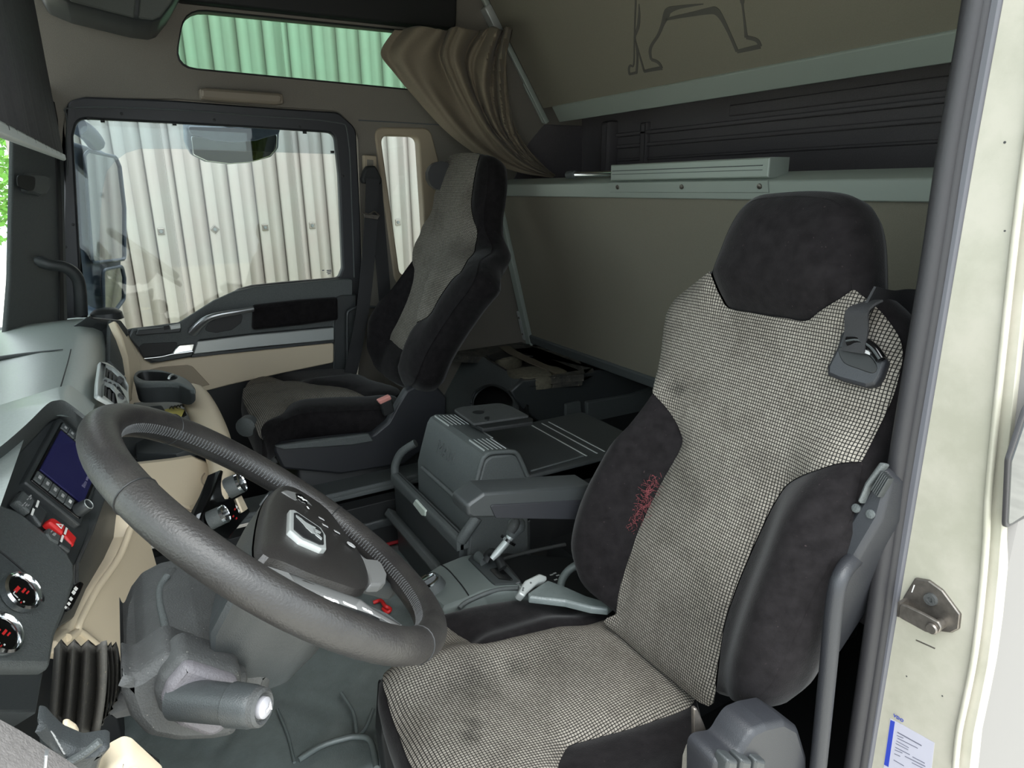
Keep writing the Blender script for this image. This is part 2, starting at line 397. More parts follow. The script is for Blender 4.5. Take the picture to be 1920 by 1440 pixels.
# quarter window: pale moulded reveal and pane
w1 = thing('window_1', None, None, (1.0, YW, 1.2), kind='structure')
qout = pxr(PW, [(700, 238), (806, 240), (822, 300), (818, 530), (740, 533)], [.04]*5)
plate('reveal', PW, qout, .045, BGD, w1, .006, holes=[pxr(PW.up(.0), [(713, 254), (784, 256), (795, 430), (795, 516), (749, 516)], [.03]*5)], h=.006)
plate('pane', YP(2.70), [p for p in rc(YP(2.70).px([(705, 245), (800, 246), (812, 430), (808, 530), (738, 530)]), .02)], .004, GLS, w1, 0)
for k, (a, b, c) in enumerate(((731, 499, 3), (741, 497, 9), (741, 501, 9), (741, 505, 9))):
    q = YP(2.697).uv(a, b); plate('maker_mark', YP(2.697), [(q[0]-c*.0012, q[1]-.0016), (q[0]+c*.0012, q[1]-.0016), (q[0]+c*.0012, q[1]+.0016), (q[0]-c*.0012, q[1]+.0016)], .0008, INK, w1, 0)
w2 = thing('window_2', None, None, (.7, YW, 1.95), kind='structure')
plate('pane', YP(2.665), rc(YP(2.665).px([(335, 8), (870, 60), (890, 186), (318, 132)]), .02), .005, GLG, w2, 0)
plate('seal', YP(2.617), rc(YP(2.617).px([(345, 14), (862, 66), (882, 180), (326, 127)]), [.09, .04, .04, .05]), .012, PK, w2, .002, holes=[rc(YP(2.617).px([(347, 17), (858, 69), (879, 177), (329, 124)]), [.085, .04, .04, .05])])
# floor, roof, front, rear and driver side
mesh('floor', [(-.6, .3, .18), (2.0, .3, .18), (2.0, 2.7, .18), (-.6, 2.7, .18), (-.6, .3, .2), (2.0, .3, .2), (2.0, 2.7, .2), (-.6, 2.7, .2)], [(0, 3, 2, 1), (4, 5, 6, 7), (0, 1, 5, 4), (1, 2, 6, 5), (2, 3, 7, 6), (3, 0, 4, 7)], PK)['kind'] = 'structure'
plate('ceiling', Plane([0, 0, 2.5], [0, 0, -1], [1, 0, 0]), [(-.5, -.3), (2.0, -.3), (2.0, -2.7), (-.5, -2.7)], .04, HL, None, .002)['kind'] = 'structure'
rear = thing('wall_rear', None, None, (1.9, 1.5, .2), kind='structure')
RX = 1.86
RP = XP(RX)
plate('carpet', RP, [(-2.62, .2), (-.33, .2), (-.33, 2.5), (-2.62, 2.5)], .05, HD, rear, .002)
for y0, y1, z0, z1, d in ((.4, 2.35, 1.735, 1.75, .02), (.4, 1.75, 1.765, 1.80, .012), (.4, 2.35, 1.69, 1.705, .014), (.4, 2.35, 1.64, 1.65, .01)):
    box('groove_rail', RP, -y1, -y0, z0, z1, d, HD, rear, .004, h=d)
box('corner_post', RP, -2.42, -2.36, 1.5, 1.80, .05, HD, rear, .015, .01, h=.05)
plate('carpet_return', YP(2.615), [(1.50, 1.56), (1.90, 1.56), (1.90, 1.80), (1.66, 1.80), (1.58, 1.72)], .004, HD, rear, .001)
box('side_panel', RP, -2.2, -2.16, 1.5, 1.78, .02, HD, rear, .008, .004, h=.02)
left = thing('wall_left', None, None, (1.4, .36, .2), kind='structure')
LP = Plane([0, .40, 0], [0, 1, 0], [-1, 0, 0])
plate('inner_panel', LP, [(-2.0, .2), (-.93, .2), (-.93, 2.5), (-2.0, 2.5)], .05, HD, left, .002)
plate('header', LP, [(-.93, 2.06), (.45, 2.06), (.45, 2.5), (-.93, 2.5)], .05, HL, left, .002)
plate('wall_front', Plane([-.42, 0, 0], [1, 0, 0], [0, 1, 0]), [(.35, .2), (2.65, .2), (2.65, 1.05), (.35, 1.05)], .03, PK, None, .002)['kind'] = 'structure'
wf = thing('window_3', None, None, (-.42, 1.4, 1.1), kind='structure')
plate('pane', Plane([-.40, 0, 0], [1, 0, 0], [0, 1, 0]), [(.36, 1.06), (2.5, 1.06), (2.5, 2.3), (.36, 2.3)], .005, GLS, wf, 0)
plate('top_trim', Plane([-.36, 0, 0], [1, 0, 0], [0, 1, 0]), [(.36, 2.3), (2.62, 2.3), (2.62, 2.5), (.36, 2.5)], .06, HD, wf, .002)
# dark storage-shelf edge along the roof on the far side
RT = YP(2.575)
t1 = plate('trim_1', RT, rc(RT.px([(300, -60), (860, -60), (856, 56), (760, 46), (335, 0)]), [0, 0, .03, 0, .02]), .05, PK, None, .008)
t1['kind'] = 'structure'
# passenger A-pillar
AP = Plane([-.20, 2.42, 1.5], [.25, -.105, 0])
ap = plate('trim_2', AP, AP.px([(27, 160), (26, 272), (20, 525), (12, 628), (-6, 668), (0, 700), (130, 690), (122, 400), (120, 160)]), .012, PG, None, .004); ap['kind'] = 'structure'
plate('trim_3', AP.up(.004), AP.up(.004).px([(96, 190), (106, 300), (112, 480), (112, 620), (122, 620), (118, 400), (108, 190)]), .02, PK, None, .003)['kind'] = 'structure'

# ------------------------------------------------------------------ passenger door
door = thing('door_1', None, None, (.3, 2.6, .3), kind='structure')
DP = YP(2.605)
fr_out = rc(DP.px([(124, 190), (160, 181), (330, 188), (474, 199), (634, 210), (668, 240), (676, 400), (681, 560), (668, 700)])+[np.array([.745, .62]), np.array([-.12, .62]), DP.uv(112, 600)], [.06, .03, 0, 0, .05, .05, 0, 0, 0, 0, 0, 0])
fr_in = rc(DP.px([(137, 255), (145, 222), (328, 231), (474, 239), (628, 249), (636, 328), (643, 503), (636, 521), (530, 530), (474, 536), (448, 543), (419, 563), (365, 593), (335, 608), (248, 618), (170, 640), (155, 590)]), [0, .05, 0, 0, .03, 0, .02, .02, 0, 0, .02, 0, .02, 0, 0, 0, 0])
plate('window_frame', DP, fr_out, .03, PF, door, .006, holes=[fr_in])
fr_lip = rc(DP.px([(126, 205), (165, 190), (330, 198), (474, 209), (630, 220), (658, 250), (670, 520)]), .03)
tube('frame_bead', [DP.P(*q, .002) for q in DP.px([(128, 330), (126, 225), (140, 202), (330, 206), (474, 217), (625, 229), (652, 255), (660, 400), (664, 520)])], .0025, PG, door, 6)
GP = YP(2.635)
plate('pane', GP, rc(GP.px([(128, 210), (640, 240), (655, 530), (440, 560), (340, 625), (160, 650)]), 0), .004, GLS, door, 0)
for (a, b, c) in ((606, 507, 4), (617, 507, 9), (617, 510, 9), (617, 513, 6)):
    q = YP(2.63).uv(a, b); plate('maker_mark', YP(2.63), [(q[0]-c*.001, q[1]-.0018), (q[0]+c*.001, q[1]-.0018), (q[0]+c*.001, q[1]+.0018), (q[0]-c*.001, q[1]+.0018)], .0008, INK, door, 0)
for a, b in ((192, 224), (327, 230), (572, 246), (624, 283)):
    q = DP.uv(a, b); box('glass_clip', DP, q[0]-.006, q[0]+.006, q[1]-.008, q[1]+.001, .012, PK, door, .002)
for a, b in ((123, 463), (137, 421), (165, 222), (228, 213), (402, 225), (562, 238), (643, 330)):
    lathe('frame_screw', DP.P(*DP.uv(a, b)), [0, -1, 0], [(-.002, .005), (.001, .005), (.002, .002)], PK, door, 10)
# trim: black upper casting, silver strip, beige lower panel
TP = YP(2.585)
def tpx(p): return TP.px(p)
plate('upper_trim', TP, rc(tpx([(242, 632), (248, 618), (335, 606), (350, 597), (400, 565), (440, 547), (478, 538), (640, 523), (662, 523), (660, 700), (626, 700), (626, 612), (470, 626), (372, 638), (360, 668), (300, 679), (283, 677), (272, 668)]), .012), .02, PG, door, .004)
plate('silver_strip', TP, rc(tpx([(370, 640), (470, 628), (626, 614), (626, 637), (470, 652), (362, 664)]), .004), .012, SVP, door, .003, h=.004)
plate('dark_strip', TP, rc(tpx([(361, 664), (470, 653), (626, 637), (626, 642), (470, 658), (358, 670)]), .001), .012, PB, door, .001, h=.003)
plate('lower_trim', TP, rc(tpx([(205, 640), (240, 628), (246, 640), (272, 676), (284, 683), (358, 671), (626, 643), (626, 680), (520, 702), (430, 722), (372, 737), (250, 770), (200, 760)]), .01), .02, BG, door, .004)
plate('pocket_cover', TP, rc(tpx([(282, 692), (300, 688), (352, 684), (361, 687), (393, 721), (366, 729), (300, 745), (260, 720)]), [.01, 0, .01, .02, 0, 0, 0, 0]), .01, BGD, door, .002, h=.003)
plate('lower_door', YP(2.60), [(-.12, .3), (.735, .3), (.735, .9), (-.12, .9)], .02, PK, door, .002)
plate('rear_edge_trim', TP, rc(tpx([(627, 558), (640, 553), (668, 552), (664, 700), (627, 692)]), .004), .02, PB, door, .004, h=.006)
plate('armrest_pad', TP, rc(tpx([(473, 571), (560, 561), (630, 556), (631, 598), (560, 608), (471, 617)]), .012), .03, VB, door, .012, h=.035)
# pull handle arch
pull = [TP.P(*TP.uv(u, v), h) for u, v, h in ((362, 622, .006), (372, 607, .03), (388, 593, .045), (410, 586, .05), (440, 581, .05), (471, 576, .045))]
tube('pull_handle', pull, [.021, .018, .015, .014, .013, .012], SV, door, 12, flat=.75)
plate('handle_recess', TP, rc(tpx([(382, 620), (392, 604), (412, 595), (456, 588), (452, 605), (435, 618), (405, 624)]), .012), .004, PK, door, .001, h=.003)
plate('latch_recess', TP, rc(tpx([(260, 650), (268, 644), (335, 641), (325, 658), (318, 664), (270, 671)]), .008), .004, PK, door, .001, h=.003)
plate('latch_lever', TP, rc(tpx([(335, 646), (365, 643), (361, 657), (338, 660), (322, 664), (327, 655)]), .004), .008, CHR, door, .003, h=.012)
tube('latch_rail', [TP.P(*TP.uv(u, v), .010) for u, v in ((270, 671), (300, 668), (322, 663), (345, 660), (361, 658))], .003, CHR, door, 8)
# sill tray with switch
plate('sill_tray', TP, rc(tpx([(254, 627), (258, 617), (300, 613), (335, 607), (339, 616), (337, 621), (300, 624), (262, 627)]), .004), .03, PB, door, .003, h=.02)
plate('switch_well', TP, rc(tpx([(306, 610), (316, 608), (317, 615), (307, 617)]), .001), .004, PK, door, .0005, h=.022)
plate('switch', TP, rc(tpx([(317, 608), (337, 605), (338, 613), (319, 616)]), .002), .012, SVP, door, .002, h=.03)
# ------------------------------------------------------------------ driver's seat
def seat_frame(o, lean, H):
    u = nrm(lean); return Surf(o, np.cross(u, [0, -1, 0]) if False else nrm([-u[2], 0, u[0]]), [0, -1, 0], H)
def Hd(a, t):
    s = abs(a); b = .065*sstep(.11, .2, s)*sstep(-.05, .1, t)*(1-sstep(.36, .56, t)) - .02*sstep(.2, .27, s)*(1-sstep(.4, .6, t))
    lum = .015*math.exp(-((t-.2)/.12)**2)
    head = .03*sstep(.6, .72, t) - .55*max(0, s-.09)**2*sstep(.6, .7, t)*4
    return b+lum+head - .7*max(0, s-.17)**2*sstep(.4, .55, t)
SD = seat_frame([.70, .725, .72], [.235, 0, .81], Hd)
ds = thing('driver_seat', "driver's seat nearest the open door, black headrest above a pale grid-cloth back", 'seat', (.55, .725, .3))
ins_l = [(1152, 1152), (1160, 1100), (1177, 1045), (1203, 975), (1240, 900), (1275, 836), (1272, 808), (1247, 765), (1220, 735)]
shl_l = [(1220, 735), (1228, 700), (1237, 655), (1241, 618), (1250, 580), (1266, 557), (1297, 532), (1328, 508)]
head_b = [(1328, 508), (1336, 530), (1348, 556), (1365, 578), (1420, 588), (1470, 596), (1508, 601), (1535, 582), (1570, 560), (1598, 541)]
shl_r = [(1598, 541), (1640, 575), (1668, 608), (1686, 640), (1688, 680), (1674, 735), (1645, 800), (1612, 865)]
ins_r = [(1612, 865), (1570, 868), (1530, 880), (1476, 905), (1450, 940), (1427, 985), (1400, 1045), (1372, 1115), (1350, 1190), (1337, 1296)]
head_o = [(1598, 541), (1596, 480), (1592, 425), (1580, 385), (1555, 367), (1500, 361), (1440, 364), (1405, 371), (1378, 395), (1358, 430), (1342, 470), (1328, 508)]
bol_l = [(1220, 735), (1195, 770), (1165, 806), (1130, 850), (1097, 912), (1074, 975), (1068, 1025), (1076, 1070), (1100, 1110), (1152, 1152)]
bol_r = [(1337, 1296), (1385, 1318), (1425, 1300), (1452, 1262), (1482, 1200), (1520, 1115), (1560, 1035), (1594, 958), (1612, 865)]
def O(sf, *segs):
    out = []
    for sg in segs: out += cr(outline(sf, sg), 4, False)[:-1]
    return out
def stain(sf, *l): return fabric([(sf.st(u, v)[0], sf.st(u, v)[1], ra, rb, k) for u, v, ra, rb, k in l])
back_ins = patch('backrest_insert', SD, O(SD, ins_l, shl_l, head_b, shl_r, ins_r[:-1], [(1339, 1270), (1325, 1325), (1240, 1262), (1136, 1176), (1152, 1152)]), stain(SD, (1277, 730, .025, .02, .5), (1280, 930, .10, .12, .72), (1310, 1150, .10, .14, .72)), ds, .012, .016, .011)
tag(back_ins, 'pale woven grid-cloth panel, dark smudge near its inner edge')
patch('headrest', SD, O(SD, head_b, head_o), VB, ds, .03, .03, .012)
patch('side_bolster', SD, O(SD, ins_l, bol_l), VB, ds, .02, .025, .012)
patch('side_bolster', SD, O(SD, ins_r[::-1], [(1612, 865), (1594, 958), (1560, 1035), (1520, 1115), (1482, 1200), (1452, 1262), (1425, 1300), (1385, 1318), (1337, 1296)]), VB, ds, .02, .025, .012)
sil = O(SD, shl_l, head_o[::-1], shl_r, bol_r[::-1], [(1337, 1296), (1250, 1232), (1152, 1152)], bol_l[::-1])
shell('backrest_shell', SD, sil, [(-.004, .006, 1), (.006, .016, 1), (.012, .035, 1), (.012, .06, .9), (.004, .08, .7), (-.03, .10, .5)], VB, ds)
# cushion
def Hc(a, t):
    s = abs(a); return .018*sstep(.12, .2, s)*sstep(.0, .1, t)-.03*sstep(.2, .27, s) - .9*max(0, t-.40)**2*4.2 - .012*math.exp(-((t-.22)/.1)**2)*(1-sstep(.08, .18, s))
SCU = Surf([.705, .725, .715], [.079, 0, .997], [0, 1, 0], Hc)   # a = +y, b = forwards
SCU.b = np.cross(SCU.n, SCU.a)
if SCU.b[0] > 0: SCU.a = -SCU.a; SCU.b = np.cross(SCU.n, SCU.a)
cl = [(1152, 1152), (1060, 1170), (965, 1190), (902, 1204), (880, 1199), (858, 1186), (834, 1168)]
cr_ = [(1303, 1296), (1292, 1322), (1200, 1356), (1125, 1377), (1072, 1392), (1056, 1410), (1046, 1440), (1052, 1500), (1075, 1580)]
front = [(834, 1168), (790, 1205), (745, 1238), (722, 1256), (718, 1275), (728, 1315), (745, 1365), (770, 1430), (815, 1510), (880, 1600), (960, 1660), (1075, 1580)]
patch('cushion_insert', SCU, O(SCU, cl, front, cr_[::-1], [(1303, 1296), (1318, 1284), (1262, 1228), (1168, 1132), (1152, 1152)]), stain(SCU, (895, 1275, .07, .05, .66), (860, 1300, .05, .06, .72), (968, 1262, .03, .025, .62), (888, 1365, .02, .018, .55), (880, 1390, .025, .02, .55), (1060, 1240, .12, .10, .78)), ds, .014, .02, .011)
lb = [(834, 1168), (826, 1152), (850, 1143), (900, 1131), (980, 1121), (1040, 1121), (1100, 1129), (1152, 1152)]
patch('cushion_bolster', SCU, O(SCU, cl, lb), VB, ds, .016, .02, .012)
rb = [(1075, 1580), (1150, 1620), (1260, 1560), (1330, 1470), (1322, 1400), (1312, 1335), (1303, 1296)]
patch('cushion_bolster', SCU, O(SCU, cr_, rb), VB, ds, .016, .02, .012)
csil = O(SCU, lb[::-1], front, rb, [(1303, 1296), (1250, 1250), (1152, 1152)])
shell('cushion_shell', SCU, csil, [(-.003, .006, 1), (.006, .02, 1), (.008, .05, .9), (.0, .09, .6), (-.02, .11, .4)], VB, ds)
ZF = ZP(.6)
box('base_box', ZP(.62), .30, .66, .52, .93, .40, PK, ds, .01, .02)
SY = YP(.455)
plate('recliner_cover', SY, rc(SY.px([(1340, 1540), (1342, 1425), (1385, 1418), (1398, 1395), (1413, 1372), (1440, 1360), (1475, 1352), (1500, 1366), (1516, 1420), (1516, 1540)]), .02), .05, PF, ds, .008)
for k, dx in enumerate((0, 26, 52)):
    q = SY.px([(1352+dx, 1412), (1372+dx, 1416), (1362+dx, 1500), (1338+dx, 1500)], .0); plate('adjuster_lever', SY, rc(q, .004), .02, PB, ds, .004, h=.012)
FR = YP(.90)
plate('front_frame', FR.up(-.02), rc(FR.px([(728, 1300), (748, 1330), (765, 1400), (800, 1500), (735, 1500), (722, 1400)]), .01), .03, PK, ds, .004)
plate('lift_lever', FR, rc(FR.px([(724, 1340), (742, 1362), (748, 1392), (738, 1400), (726, 1392)]), .006), .02, PB, ds, .004)
# long plastic belt housing along the outer edge of the backrest
BH = Plane(SD.o, SD.n, SD.a).up(.030)
plate('belt_housing', BH, rc(BH.px([(1446, 1212), (1500, 1118), (1560, 1020), (1612, 938), (1652, 868), (1672, 900), (1652, 975), (1590, 1080), (1530, 1180), (1494, 1238), (1470, 1236)]), [.015]+[0]*3+[.01, .01]+[0]*3+[.015, .01]), .10, PF, ds, .008)
bh = tag(bpy.data.objects['belt_housing'], 'charcoal plastic belt housing with grey screws')
for a, b in ((1606, 953), (1633, 964), (1479, 1168)): lathe('housing_screw', BH.P(*BH.uv(a, b)), BH.n, [(-.002, .006), (.002, .006), (.003, .003)], PG, bh, 12)
BL2 = BH.up(.012)
plate('release_lever', BL2, rc(BL2.px([(1648, 866), (1660, 870), (1627, 912), (1612, 945), (1606, 940), (1620, 905)]), .004), .012, PG, bh, .003)
for k in range(5):
    q = BL2.px([(1652+k*3, 884+k*3), (1655+k*3, 885+k*3), (1634+k*3, 920+k*3), (1631+k*3, 919+k*3)]); plate('lever_rib', BL2, q, .012, PB, bh, .0008)
# armrest (child of the seat)
ARM = YP(.985)
arm = plate('armrest', ARM, rc(ARM.px([(874, 948), (908, 924), (1110, 910), (1135, 985), (1085, 976), (940, 972), (886, 973), (877, 968)]), [.012, .006, 0, 0, 0, .0, .02, .01]), .06, PB, ds, .006)
AR2 = ARM.up(.001)
plate('armrest_underside', AR2, rc(AR2.px([(918, 947), (1096, 937), (1086, 974), (929, 971)]), .004), .004, PF, arm, .001, h=.0015)
for o_ in (arm,): o_['label'] = 'grey speckled plastic armrest'
# buckle leaning against the backrest: grey head and black leather-like stalk
CPL = SCU.up(.040)
def zpt(u, v, z): return onZ(u, v, z)
plate('buckle_stalk', CPL, rc(Plane.px(CPL, [(1012, 1095), (1026, 1086), (1062, 1099), (1100, 1116), (1152, 1131), (1140, 1141), (1108, 1138), (1060, 1126), (992, 1118), (990, 1110)]), .004), .014, LEA, ds, .005)
BKL = Plane(CPL.P(*Plane.uv(CPL, 1000, 1102), .004), [.1, -.55, .8], [.7, .1, .3])
bkh = plate('buckle_head', BKL, rc(BKL.px([(972, 1112), (985, 1088), (1012, 1075), (1026, 1080), (1026, 1087), (1010, 1092), (988, 1112), (984, 1119)]), .006), .022, SVP, ds, .003)
for a, b in ((980, 1107), (981, 1103), (995, 1093)): lathe('buckle_rivet', BKL.P(*BKL.uv(a, b)), BKL.n, [(0, .002), (.0015, .002), (.002, .001)], PG, bkh, 8)
# red fluff caught on the inner bolster
fl = thing('red_lint', 'tuft of reddish fluff stuck to the inner bolster of the front seat', 'lint', tuple(SD.pt(SD.st(1222, 940), .02)))
rn = random.Random(5)
V = []; Fc = []
for i in range(260):
    t = rn.random(); u = 1238-42*t+rn.gauss(0, 6); v = 902+85*t+rn.gauss(0, 9); q = SD.st(u, v); p = SD.pt(q, .012+rn.random()*.004)
    d = np.array([rn.gauss(0, 1), rn.gauss(0, 1), rn.gauss(0, 1)])*.005; w = np.cross(nrm(d), SD.n)*.0003; k = len(V)
    V += [p-w, p+w, p+d+w, p+d-w]; Fc.append((k, k+1, k+2, k+3))
mesh('fibre', V, Fc, mat('red fluff', (128, 62, 66), .9), fl)['kind'] = 'stuff'
# shoulder belt and guide
sb = thing('seat_belt', "dark shoulder belt with guide plate on the driver's seat", 'seat belt', tuple(SD.pt(SD.st(1610, 670))))
GP_ = Plane(SD.pt(SD.st(1605, 680), .022), nrm(SD.n+np.array([0, -.15, .1])), SD.a)
gl = rc(GP_.px([(1577, 621), (1592, 618), (1606, 632), (1627, 640), (1652, 660), (1662, 678), (1652, 706), (1641, 722), (1622, 726), (1572, 712), (1549, 702), (1550, 686), (1568, 650)]), .006)
plate('guide_plate', GP_, gl, .018, PF, sb, .005)
plate('guide_slot', GP_, cr(GP_.px([(1572, 655), (1584, 650), (1610, 652), (1636, 672), (1645, 690), (1636, 700), (1610, 692), (1582, 680)]), 4), .004, PK, sb, .001, h=.001)
tube('guide_lip', [GP_.P(*GP_.uv(u, v), .006) for u, v in ((1592, 642), (1615, 640), (1640, 654), (1656, 676))], .007, GL, sb, 8)
plate('belt_symbol', GP_, [GP_.uv(1621, 656), GP_.uv(1637, 662), GP_.uv(1635, 668), GP_.uv(1619, 662)], .001, GRP, sb, 0, h=.0085)
e = SD.a
strap('belt_webbing', [GP_.P(*GP_.uv(1602, 662), .006), GP_.P(*GP_.uv(1612, 625), .012), SD.pt(SD.st(1632, 590), .03), SD.pt(SD.st(1650, 567), .012)], .034, .003, [[0, -1, .25], [0, -1, .3], [0, -1, .3], [.2, -1, .4]], WEB, sb)
strap('belt_webbing', [SD.pt(SD.st(1640, 572), .02), onX(1668, 575, .93), onX(1700, 572, .97), onX(1735, 575, 1.0)], .046, .003, [[.4, -.2, .8], [.4, 0, .8], [.4, 0, .9], [.4, 0, .9]], WEB, sb)
# lower belt anchor: steel tongue on pale webbing by the recliner
ba = thing('belt_anchor', 'steel belt anchor with pale frayed webbing below the outer seat hinge', 'belt anchor', tuple(onY(1310, 1430, .5)))
AN = YP(.515)
plate('anchor_plate', AN, rc(AN.px([(1302, 1330), (1308, 1328), (1322, 1360), (1333, 1392), (1332, 1402), (1303, 1396)]), .006), .006, STL, ba, .002)
plate('anchor_webbing', AN.up(.004), rc(AN.px([(1292, 1396), (1332, 1404), (1334, 1440), (1330, 1480), (1280, 1480), (1284, 1420)]), .004), .008, WEBG, ba, .002)

# ------------------------------------------------------------------ passenger seat
def Hp(a, t):
    s = abs(a); return .06*sstep(.10, .2, s)*sstep(0, .12, t)*(1-sstep(.42, .58, t))-.5*max(0, s-.1)**2*sstep(.5, .6, t)*3 - .08*sstep(.05, -.05, t)
SP = seat_frame([.735, 2.2, .86], [.33, 0, .79], Hp)
ps = thing('passenger_seat', 'seat on the far side by the window, pale stripe running up to its headrest', 'seat', (.55, 2.2, .3))
pi_l = [(729, 636), (733, 622), (747, 596), (762, 562), (772, 530), (775, 505), (771, 486), (790, 427), (806, 400), (812, 370), (818, 345), (826, 317), (836, 296)]
pi_t = [(836, 296), (848, 289), (868, 286), (885, 286), (897, 289)]
pi_r = [(897, 289), (889, 322), (883, 360), (881, 384), (885, 410), (892, 430), (889, 458), (880, 480), (862, 508), (850, 518), (822, 556), (798, 594), (778, 626), (760, 661)]
patch('backrest_insert', SP, O(SP, pi_l, pi_t, pi_r, [(760, 661), (745, 650), (729, 636)]), FAB, ps, .012, .02, .02)
pf = [(771, 486), (750, 515), (725, 547), (700, 576), (688, 600), (685, 632), (691, 668), (706, 694), (735, 715), (757, 725)]
patch('side_bolster', SP, O(SP, [(757, 725), (756, 690), (760, 661)], [(760, 661), (745, 650), (729, 636)], pi_l[:7], pf), VB, ps, .02, .03, .02)
pn = [(897, 289), (908, 293), (912, 320), (909, 360), (904, 400), (910, 440), (906, 480), (885, 525), (850, 575), (820, 620), (794, 665), (776, 708), (766, 722), (757, 725)]
patch('side_bolster', SP, O(SP, pi_r, [(760, 661), (756, 690), (757, 725)], pn[::-1]), VB, ps, .02, .03, .02)
psil = O(SP, pi_l[6:], pi_t, pn, pf[::-1])
shell('backrest_shell', SP, psil, [(-.005, .006, 1), (.006, .02, 1), (.010, .04, 1), (.008, .065, 1), (0, .085, .9), (-.03, .10, .7)], VB, ps)
def Hpc(a, t): s = abs(a); return -4.5*max(0, t-.43)**2-.02*sstep(.2, .27, s)
SPC = Surf([.735, 2.2, .868], [.05, 0, 1], [0, 1, 0], Hpc); SPC.b = np.cross(SPC.n, SPC.a)
if SPC.b[0] > 0: SPC.a = -SPC.a; SPC.b = np.cross(SPC.n, SPC.a)
gi_f = [(686, 742), (649, 726), (583, 718), (521, 709), (499, 701), (485, 704), (464, 716), (455, 735), (458, 755), (469, 778), (481, 805), (493, 822)]
gi_n = [(493, 822), (489, 806), (497, 790), (512, 781), (530, 773), (543, 757), (565, 748), (620, 744), (686, 742)]
patch('cushion_insert', SPC, O(SPC, gi_f, gi_n), FAB, ps, .012, .02, .018)
fb = [(686, 742), (649, 726), (583, 718), (521, 709), (499, 701)]; fb2 = [(499, 701), (525, 694), (600, 686), (650, 690), (690, 708), (745, 725), (740, 740), (686, 742)]
patch('cushion_bolster', SPC, O(SPC, fb, fb2), VB, ps, .015, .02, .018)
nb = [(493, 822), (500, 812), (530, 786), (570, 772), (640, 768), (735, 762), (740, 740), (686, 742)]
patch('cushion_bolster', SPC, O(SPC, gi_n, nb[::-1]), VB, ps, .015, .02, .018)
shell('cushion_shell', SPC, O(SPC, gi_f[4:], nb[:-1], fb2[-2::-1]), [(-.004, .006, 1), (.004, .02, 1), (.008, .05, .9), (.006, .09, .6), (-.01, .11, .4)], VB, ps)
PS = YP(1.945)
plate('side_cover', PS, rc(PS.px([(508, 836), (560, 829), (640, 820), (700, 815), (728, 792), (745, 760), (762, 732), (790, 718), (818, 722), (838, 745), (838, 790), (800, 840), (760, 870), (640, 890), (530, 880)]), .02), .03, PF, ps, .008)
plate('cover_lip', PS, rc(PS.px([(510, 835), (570, 827), (690, 812), (700, 826), (660, 833), (530, 842)]), .006), .012, PG, ps, .004, h=.01)
box('base_box', ZP(.74), .36, .80, 1.98, 2.42, .5, PK, ps, .01, .02)
BKN = YP(1.93)
plate('buckle', BKN, rc(BKN.px([(709, 752), (732, 742), (735, 749), (714, 759)]), .004), .02, mat('buckle button', (205, 140, 132), .4), ps, .003)
plate('buckle_stalk', BKN, rc(BKN.px([(714, 757), (735, 748), (740, 772), (722, 782)]), .004), .02, PK, ps, .003)
lathe('recline_knob', onY(468, 795, 2.05), [-.6, -1, 0], [(0, .03), (.03, .03), (.035, .02)], PG, ps, 16)
FT = YP(1.98)
plate('foot_bracket', FT, rc(FT.px([(478, 812), (496, 825), (512, 850), (525, 868), (508, 872), (497, 858), (484, 835)]), .006), .03, DST, ps, .004)
lathe('head_knob', onY(826, 330, 2.3), [.2, 1, 0], [(-.02, .05), (.03, .05), (.04, .03)], PK, ps, 14)
lathe('shoulder_knob', onY(928, 398, 2.02), [.3, -1, 0], [(-.05, .035), (.0, .035), (.01, .02)], PK, ps, 14)
# ------------------------------------------------------------------ bunks
lb_ = thing('lower_bunk', 'lower bunk folded up on edge behind the seats, silver rail above pale cloth', 'bunk', (1.5, 1.5, .85))
BP = Plane([1.404, 0, 1.511], [-.651, 0, -.156])
plate('cloth_panel', BP, [(-2.55, -.635), (-.50, -.635), (-.50, .0), (-2.55, .0)], .05, BK, lb_, .004)
plate('top_rail', BP, [(-2.58, -.002), (-.48, -.002), (-.48, .047), (-2.58, .047)], .09, ALU, lb_, .004, h=.012)
plate('bottom_rail', BP, [(-2.58, -.672), (-.48, -.672), (-.48, -.63), (-2.58, -.63)], .06, PG, lb_, .006, h=.01)
plate('end_rail', BP, [(-2.598, -.68), (-2.555, -.68), (-2.555, .0), (-2.598, .0)], .05, ALU, lb_, .003, h=.014)
plate('hinge_plate', BP, rc([(-2.615, -.66), (-2.59, -.66), (-2.59, -.52), (-2.615, -.52)], .006), .03, SVP, lb_, .002, h=.016)
for b in (-.55, -.63): lathe('hinge_screw', BP.P(-2.602, b, .016), BP.n, [(-.001, .006), (.003, .005), (.004, .002)], STL, lb_, 10)
EX = XP(1.385)
ex = plate('extension_box', EX, [(-1.79, 1.560), (-1.17, 1.560), (-1.17, 1.608), (-1.79, 1.608)], .07, ALU, lb_, .004)
plate('box_groove', EX, [(-1.78, 1.588), (-1.19, 1.588), (-1.19, 1.5905), (-1.78, 1.5905)], .004, PG, lb_, 0, h=.001)
plate('box_groove', EX, [(-1.78, 1.578), (-1.19, 1.578), (-1.19, 1.5795), (-1.78, 1.5795)], .004, PG, lb_, 0, h=.001)
EP = BP.up(.012)
plate('box_flange', EP, [(-1.79, .018), (-1.165, .018), (-1.165, .048), (-1.79, .048)], .004, ALU, lb_, .0015, h=.004)
for y in (-1.745, -1.46, -1.19): lathe('flange_screw', EP.P(y, .034, .004), EP.n, [(-.001, .0075), (.003, .0065), (.004, .003)], STL, lb_, 12)
tube('slide_bar', [(1.41, 1.79, 1.583), (1.41, 2.06, 1.583)], .009, CHR, lb_, 8, sm=1)
